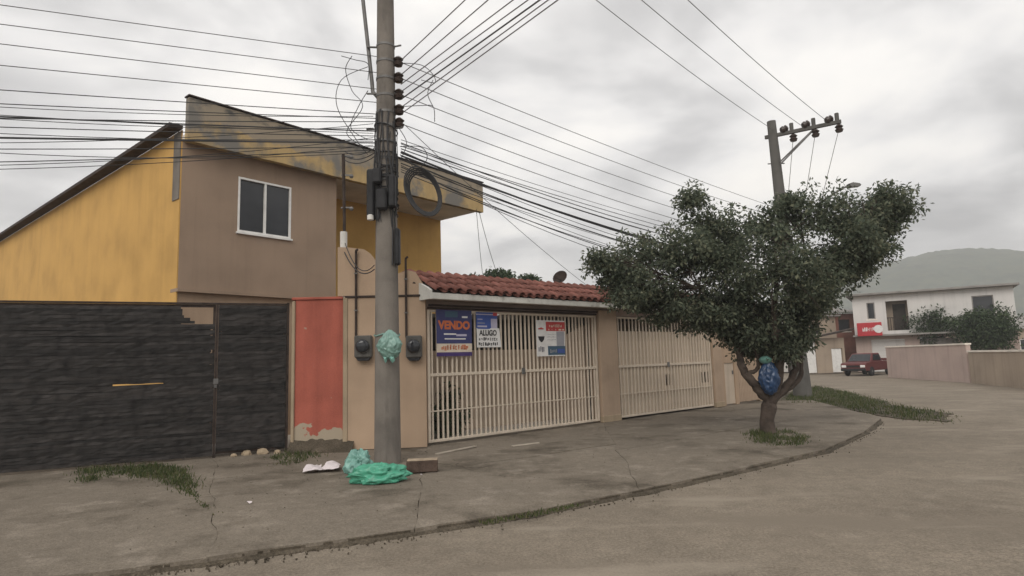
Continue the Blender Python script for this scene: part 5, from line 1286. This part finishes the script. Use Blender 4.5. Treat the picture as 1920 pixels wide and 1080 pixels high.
def white_house():
    f = Frame(atd(1609, 690, 46), (0.84, -0.54)); o = empty('shop_house', f.o, f.ang, 'white two storey shop house with a red sign on the far street', 'house')
    zt = f.uz(1608, 556)[1]; zm = f.uz(1630, 628)[1]; L = 9.5
    w0, a1 = f.uz(1624, 568); w1, a0 = f.uz(1642, 598)
    b0 = f.uz(1659, 560)[0]; b1 = f.uz(1700, 560)[0]
    hol = [(w0, w1, a0, a1), (b0, b1, zm + 0.25, zt - 0.5), (7.2, 8.4, a0, a1)]
    mb = MB(); wall_open(mb, 0, L, zm, zt, hol); mb.box(0, 0.2, 0.22, 8, 0, zt); mb.box(L - 0.2, L, 0.22, 8, 0, zt); mb.build('upper_wall', M['fwhite'], o)
    mb = MB(); wall_open(mb, 0, L, 0, zm - 0.003, [(1.0, 3.1, 0.0, 2.3), (4.0, 6.2, 0.0, 2.4)]); mb.build('shop_wall', M['fpink'], o)
    win(o, w0, w1, a0, a1, 0.1, m='froof'); win(o, 7.2, 8.4, a0, a1, 0.1, m='froof')
    mb = MB(); mb.box(0, L, 0.9, 1.0, zm + 0.2, zt); mb.build('recess_wall', M['ftan'], o)
    mb = MB(); mb.box(b0 + 0.4, b0 + 1.2, 0.86, 0.898, zm + 0.25, zm + 2.2); mb.build('balcony_door', M['darkwood'], o)
    for k in range(9):
        mb = MB(); u = b0 + (b1 - b0) * (k + 0.5) / 9; mb.box(u - 0.02, u + 0.02, 0.02, 0.06, zm + 0.25, zm + 1.15); mb.build('baluster', M['rust'], o)
    mb = MB(); mb.box(b0, b1, 0.01, 0.07, zm + 1.153, zm + 1.21); mb.build('handrail', M['rust'], o)
    for a, b in ((1.0, 3.1), (4.0, 6.2)):
        mb = MB()
        for k in range(12): mb.box(a, b, 0.10 + 0.02 * (k % 2), 0.14, 0.19 * k, 0.19 * k + 0.185)
        mb.build('roller_shutter', M['fwhite'] if a < 2 else M['froof'], o)
    mb = MB(); mb.bbox(-0.4, L + 0.3, -0.5, 8.3, zt + 0.003, zt + 0.16, 0.02); mb.build('roof_slab', M['froof'], o)
    mb = MB(); mb.box(-0.1, L, -0.7, -0.02, zm - 0.12, zm + 0.0); mb.build('awning', M['froof'], o)
    s0, z1 = f.uz(1606, 606, -0.8); s1, z0 = f.uz(1655, 629, -0.8)
    s = empty('shop_sign', f.p(s0, -0.8, z0), f.ang, 'red shop sign with white lettering on the white house', 'sign')
    mb = MB(); mb.bbox(0, s1 - s0, 0, 0.12, 0, z1 - z0, 0.015); mb.build('sign_board', M['sred'], s)
    W_, H_ = s1 - s0, z1 - z0; r = random.Random(2); mb = MB(); x = 0.22 * W_
    while x < 0.68 * W_:
        a = 0.045 * W_; mb.box(x, x + 0.35 * a, -0.012, -0.002, 0.35 * H_, 0.62 * H_)
        mb.box(x + 0.35 * a, x + a, -0.012, -0.002, r.choice((0.35, 0.45, 0.55)) * H_, r.choice((0.5, 0.62)) * H_ + 0.03); x += a * 1.5
    mb.build('lettering', P['white'], s, fix=False)
    mb = MB(); mb.lathe([(0.16 * H_, 0), (0.30 * H_, 0), (0.30 * H_, 0.01), (0.16 * H_, 0.01)], 14, Matrix.Translation((0.86 * W_, -0.004, 0.5 * H_)) @ Matrix.Rotation(R(90), 4, 'X')); mb.build('emblem', P['white'], s)
white_house()
def brick_house():
    f = Frame(atd(1556, 690, 52), (1, -0.12)); o = empty('brick_house', f.o, f.ang, 'unplastered red brick house behind the pickup', 'house')
    u1 = f.uz(1612, 640)[0]; zt = f.uz(1580, 588)[1]
    mb = MB(); wall_open(mb, 0, u1, 0, zt, [(1.0, 1.9, 3.2, 4.2)]); mb.box(0, 0.2, 0.22, 7, 0, zt); mb.build('wall', M['fbrick'], o)
    win(o, 1.0, 1.9, 3.2, 4.2, 0.1, m='rust')
    mb = MB(); n = 20; V = []; Fc = []
    for i in range(n * 4 + 1):
        u = -1.0 + (u1 + 1.2) * i / (n * 4); dz = 0.05 * math.sin(i * math.pi / 2)
        V += [(u, -0.6, zt + 0.08 + dz), (u, 5, zt + 0.8 + dz), (u, 5, zt + 0.76 + dz), (u, -0.6, zt + 0.04 + dz)]
    for i in range(n * 4):
        for c in range(4): Fc.append((i * 4 + c, i * 4 + (c + 1) % 4, i * 4 + 4 + (c + 1) % 4, i * 4 + 4 + c))
    mb.add(V, Fc); mb.build('roof', M['froof'], o)
brick_house()
def tan_house():
    f = Frame(atd(1506, 690, 45), (1, 0.10)); o = empty('tan_house', f.o, f.ang, 'low tan house with white gates left of the pickup', 'house')
    a = f.uz(1524, 660)[0]; b = f.uz(1584, 660)[0]; zt = f.uz(1545, 634)[1]; g0 = f.uz(1560, 670)[0]; g1 = f.uz(1581, 670)[0]; gz = f.uz(1570, 653)[1]; d1 = f.uz(1531, 670)[0]
    mb = MB(); wall_open(mb, 0, b, 0, zt, [(g0, g1, 0, gz), (0.3, d1, 0, 2.3)]); mb.box(b - 0.2, b, 0.22, 6, 0, zt); mb.build('front_wall', M['ftan'], o)
    for nm_, x0, x1, z in (('gate', g0, g1, gz), ('door', 0.3, d1, 2.3)):
        mb = MB(); 
        k = 0; x = x0 + 0.02
        while x < x1 - 0.1: mb.box(x, min(x + 0.15, x1 - 0.02), 0.06 + 0.015 * (k % 2), 0.10, 0.04, z - 0.02); x += 0.153; k += 1
        mb.build(nm_, M['alu'], o)
    mb = MB(); mb.prism([(-0.6, zt - 0.25), (b + 0.5, zt + 0.55), (b + 0.5, zt + 0.67), (-0.6, zt - 0.13)], -0.6, 0.0, 'y'); mb.build('porch_roof', M['rust'], o)
    u0 = f.uz(1506, 600, 2.5)[0]; u1 = f.uz(1566, 600, 2.5)[0]; zu = f.uz(1540, 594, 2.5)[1]
    mb = MB(); wall_open(mb, u0, u1, zt - 0.6, zu, [(u0 + 0.5, u0 + 1.3, zt + 0.4, zt + 1.2)], 2.5, 2.7); mb.build('upper_wall', M['ftan'], o)
    win(o, u0 + 0.5, u0 + 1.3, zt + 0.4, zt + 1.2, 2.6, m='rust')
    mb = MB(); mb.box(u0 - 0.3, u1 + 0.3, 2.2, 7, zu + 0.003, zu + 0.12); mb.build('roof', M['froof'], o)
tan_house()
def plain_house(px, depth, uvec, L, H, label, wm, wins, door, roof='froof', dp=7.0, name='far_house'):
    f = Frame(atd(px, 690, depth), uvec); o = empty(name, f.o, f.ang, label, 'house')
    hol = [(a, b, c, d) for a, b, c, d in wins] + ([door] if door else [])
    mb = MB(); wall_open(mb, 0, L, 0, H, hol); mb.box(0, 0.2, 0.22, dp, 0, H); mb.box(L - 0.2, L, 0.22, dp, 0, H); mb.build('wall', M[wm], o)
    for q in wins: win(o, *q, 0.1)
    if door:
        mb = MB(); mb.bbox(door[0] + 0.03, door[1] - 0.03, 0.08, 0.12, 0.02, door[3] - 0.02, 0.01); mb.build('door', M['rust'], o)
    mb = MB(); mb.prism([(-0.4, H + 0.003), (dp + 0.3, H + 0.003), (dp / 2, H + 1.3)], -0.3, L + 0.3, 'x'); mb.build('roof', M[roof], o)
    mb = MB(); mb.box(0.2, L - 0.2, 1.2, 1.3, 0, H); mb.build('inner_wall', M['ftan'], o)
plain_house(1425, 50, (1, 0.05), 5.2, 3.0, 'pale low house seen through the trunk fork', 'fwhite', [(0.7, 1.7, 1.0, 2.1), (3.6, 4.6, 1.0, 2.1)], (2.3, 3.2, 0, 2.1))
plain_house(1800, 62, (0.9, -0.43), 9.0, 3.2, 'low beige house far along the side street', 'ftan', [(0.8, 2.0, 1.1, 2.2), (5.0, 6.2, 1.1, 2.2), (7.0, 8.0, 1.1, 2.2)], (3.2, 4.2, 0, 2.2), 'froof')
plain_house(1360, 62, (1, 0), 7, 3.4, 'dull low house far behind the slatted gate', 'ftan', [(1, 2, 1, 2.1), (4.5, 5.5, 1, 2.1)], (2.8, 3.7, 0, 2.1))
def low_wall(pxa, da, pxb, db, h, label, m):
    a = atd(pxa, 690, da); b = atd(pxb, 690, db); a.z = b.z = 0; f = Frame(a, b - a); o = empty('street_wall', f.o, f.ang, label, 'wall')
    L = (b - a).length; mb = MB(); mb.box(0, L, 0, 0.2, -0.1, h); mb.build('wall_face', M[m], o)
    mb = MB(); mb.box(-0.03, L + 0.03, -0.04, 0.24, h + 0.003, h + 0.08); mb.build('coping', M['soffit'], o)
low_wall(1664, 37.5, 1815, 29.2, 1.7, 'long pinkish street wall right of the red pickup', 'fpink')
low_wall(1818, 29, 1990, 21.5, 1.35, 'lower tan street wall at the far right edge', 'ftan')

def vehicle(name, label, cat, loc, rz, paint, pickup, s=1.0):
    o = empty(name, loc, rz, label, cat); o.scale = (s, s, s)
    W = 0.82
    # lower body: side outline extruded across, tumblehome above the belt
    if pickup: low = [(-2.2, 0.35), (-2.2, 0.80), (-2.12, 0.88), (-1.25, 0.95), (0.5, 0.98), (2.2, 0.95), (2.2, 0.45), (2.1, 0.36)]; cab = [(-1.3, 0.95), (-0.72, 1.50), (0.35, 1.52), (0.55, 0.98)]
    else: low = [(-2.0, 0.32), (-2.02, 0.66), (-1.9, 0.78), (-1.05, 0.92), (1.55, 0.98), (1.95, 0.92), (2.0, 0.4), (1.9, 0.32)]; cab = [(-1.15, 0.92), (-0.45, 1.42), (0.95, 1.46), (1.75, 0.97)]
    def shell(prof, wl, wt, nm, m):
        V = []; n = len(prof); zs = [p[1] for p in prof]; z0, z1 = min(zs), max(zs)
        for sg in (-1, 1):
            for x, z in prof: V.append((x, sg * (wl + (wt - wl) * (z - z0) / (z1 - z0)), z))
        Fc = [tuple(range(n)), tuple(reversed(range(n, 2 * n)))] + [(i, (i + 1) % n, (i + 1) % n + n, i + n) for i in range(n)]
        mb = MB(); mb.add(V, Fc); ob = mb.build(nm, m, o)
        bv = ob.modifiers.new('bevel', 'BEVEL'); bv.width = 0.05; bv.segments = 2; bv.limit_method = 'ANGLE'
        return ob
    shell(low, W, W, 'body', paint); cb = shell(cab, W - 0.03, W - 0.16, 'cabin', paint)
    def quad(pts, nm, m, par):
        mb = MB(); mb.add(pts, [tuple(range(len(pts)))]); return mb.build(nm, M[m], par, fix=False)
    x0, x1, x2, x3 = cab[0][0], cab[1][0], cab[2][0], cab[3][0]; zb, zt = cab[0][1], cab[1][1]
    for sg in (-1, 1):
        yb, yt = sg * (W - 0.03 - 0.0), sg * (W - 0.16)
        def sp(x, z): f = (z - zb) / (zt - zb); return (x, sg * (W - 0.03 - 0.13 * f) + sg * 0.006, z)
        xm = (x1 + x2) / 2 + (0.25 if not pickup else 0.6)
        quad([sp(x0 + 0.32, zb + 0.08), sp(min(xm, x2) - 0.04, zb + 0.08), sp(min(xm, x2) - 0.04, zt - 0.08), sp(x1 + 0.05, zt - 0.08)], 'side_window', 'glass', cb)
        if not pickup: quad([sp(xm + 0.04, zb + 0.08), sp(x3 - 0.35, zb + 0.08), sp(x2 + 0.05, zt - 0.08), sp(xm + 0.04, zt - 0.08)], 'side_window', 'glass', cb)
    nx, nz = -(zt - zb), (x1 - x0); q = math.hypot(nx, nz); ox, oz = nx / q * 0.008, nz / q * 0.008
    quad([(x0 + 0.06 * (x1 - x0) + ox, -W + 0.12, zb + 0.06 * (zt - zb) + oz), (x0 + 0.06 * (x1 - x0) + ox, W - 0.12, zb + 0.06 * (zt - zb) + oz), (x0 + 0.9 * (x1 - x0) + ox, W - 0.22, zb + 0.9 * (zt - zb) + oz), (x0 + 0.9 * (x1 - x0) + ox, -W + 0.22, zb + 0.9 * (zt - zb) + oz)], 'windscreen', 'glass', cb)
    fx = low[0][0]
    for sg in (-1, 1):
        mb = MB(); mb.bbox(fx - 0.03, fx + 0.1, sg * 0.6 - 0.15, sg * 0.6 + 0.15, 0.58, 0.74, 0.02); mb.build('headlight', M['alu'], o)
        for xx in (-1.35, 1.35):
            wr = MB(); wr.lathe([(0.19, -0.09), (0.30, -0.09), (0.32, -0.05), (0.32, 0.05), (0.30, 0.09), (0.19, 0.09)], 18, Matrix.Translation((xx, sg * (W - 0.06), 0.32)) @ Matrix.Rotation(R(90), 4, 'X')); wo = wr.build('wheel', M['black'], o, smooth=True)
            mb = MB(); mb.lathe([(0.05, -0.095), (0.185, -0.07), (0.185, 0.07), (0.05, 0.095)], 14, Matrix.Translation((xx, sg * (W - 0.06), 0.32)) @ Matrix.Rotation(R(90), 4, 'X')); mb.build('rim', M['steel'], wo, smooth=True)
    mb = MB(); mb.bbox(fx - 0.08, fx + 0.05, -W + 0.03, W - 0.03, 0.36, 0.52, 0.03); mb.build('bumper', M['black'], o)
    mb = MB(); mb.box(fx - 0.012, fx + 0.02, -0.42, 0.42, 0.60, 0.72); mb.build('grille', M['black'], o)
    if pickup:
        for nm_, a, b, c, d in (('bed_wall', 0.62, 2.18, -W, -W + 0.06), ('bed_wall', 0.62, 2.18, W - 0.06, W), ('tailgate', 2.12, 2.18, -W + 0.062, W - 0.062)):
            mb = MB(); mb.bbox(a, b, c, d, 0.985, 1.14, 0.01); mb.build(nm_, paint, o)
    return o
rp = flat('red_car_paint', (0.10, 0.016, 0.015), 0.5, spec=0.5); bp_ = flat('blue_car_paint', (0.03, 0.06, 0.2), 0.35, spec=0.5); gp_ = flat('silver_car_paint', (0.42, 0.43, 0.44), 0.35, spec=0.5)
pv = gnd(1628, 703, RZ); vehicle('pickup_truck', 'red pickup truck parked in front of the far houses', 'truck', (pv.x, pv.y, RZ - 0.015), R(38), rp, True, 0.97)
pv = gnd(1536, 697, RZ); vehicle('parked_car', 'blue car parked beside the white gate, partly behind the far pole', 'car', (pv.x, pv.y + 2.0, RZ - 0.015), R(70), bp_, False, 1.0)
pv = gnd(1466, 698, RZ); vehicle('parked_car', 'silver car glimpsed through the fork of the tree', 'car', (pv.x, pv.y, RZ - 0.015), R(12), gp_, False, 1.0)

# ------------------------------------------------------------------ the hill and the air
def hill():
    mb = MB(); nx, ny = 260, 40; V = []
    for j in range(ny + 1):
        for i in range(nx + 1):
            x = -120 + 640 * i / nx; y = 380 + 260 * j / ny; f = j / ny
            prof = 20 + 46 * (1 / (1 + math.exp(-(x - 210) / 55))) + 32 * math.exp(-((x - 420) / 110) ** 2) - 10 * math.exp(-((x + 20) / 120) ** 2)
            z = prof * math.sin(min(1, f * 1.15) * math.pi / 2) * (1 - 0.25 * max(0, f - 0.8)) + 5 * noise.noise(Vector((x * 0.012, y * 0.012, 1))) * f + 1.6 * noise.noise(Vector((x * 0.06, y * 0.06, 1))) * f + (1.3 * noise.noise(Vector((x * 0.3, y * 0.3, 1))) + 0.9 * abs(noise.noise(Vector((x * 0.7, y * 0.7, 4))))) * min(1, f * 3)
            V.append((x, y, z - 1.5))
    mb.add(V, [(j * (nx + 1) + i, j * (nx + 1) + i + 1, (j + 1) * (nx + 1) + i + 1, (j + 1) * (nx + 1) + i) for j in range(ny) for i in range(nx)])
    m = overlay(mat('wooded_hill', (0.05, 0.066, 0.04), 0.98, 0.3, 0.05, fine=0.0), (0.085, 0.095, 0.055), (0.45, 0.6), scale=0.12)
    tag(mb.build('hill', m, smooth=True, fix=False), kind='structure')
hill()
def haze():
    m = bpy.data.materials.new('haze_air'); m.use_nodes = True; t = m.node_tree
    for n in list(t.nodes): t.nodes.remove(n)
    o_ = N(t, 'ShaderNodeOutputMaterial'); v = N(t, 'ShaderNodeVolumePrincipled'); v.inputs['Color'].default_value = (0.965, 0.97, 0.985, 1); v.inputs['Density'].default_value = 0.0012
    t.links.new(v.outputs[0], o_.inputs['Volume'])
    mb = MB(); mb.box(-1210, 1210, -310, 1510, RZ - 1.2, 125); tag(mb.build('haze', m), kind='stuff', label='thin pale air haze over the whole street', cat='haze')
haze()
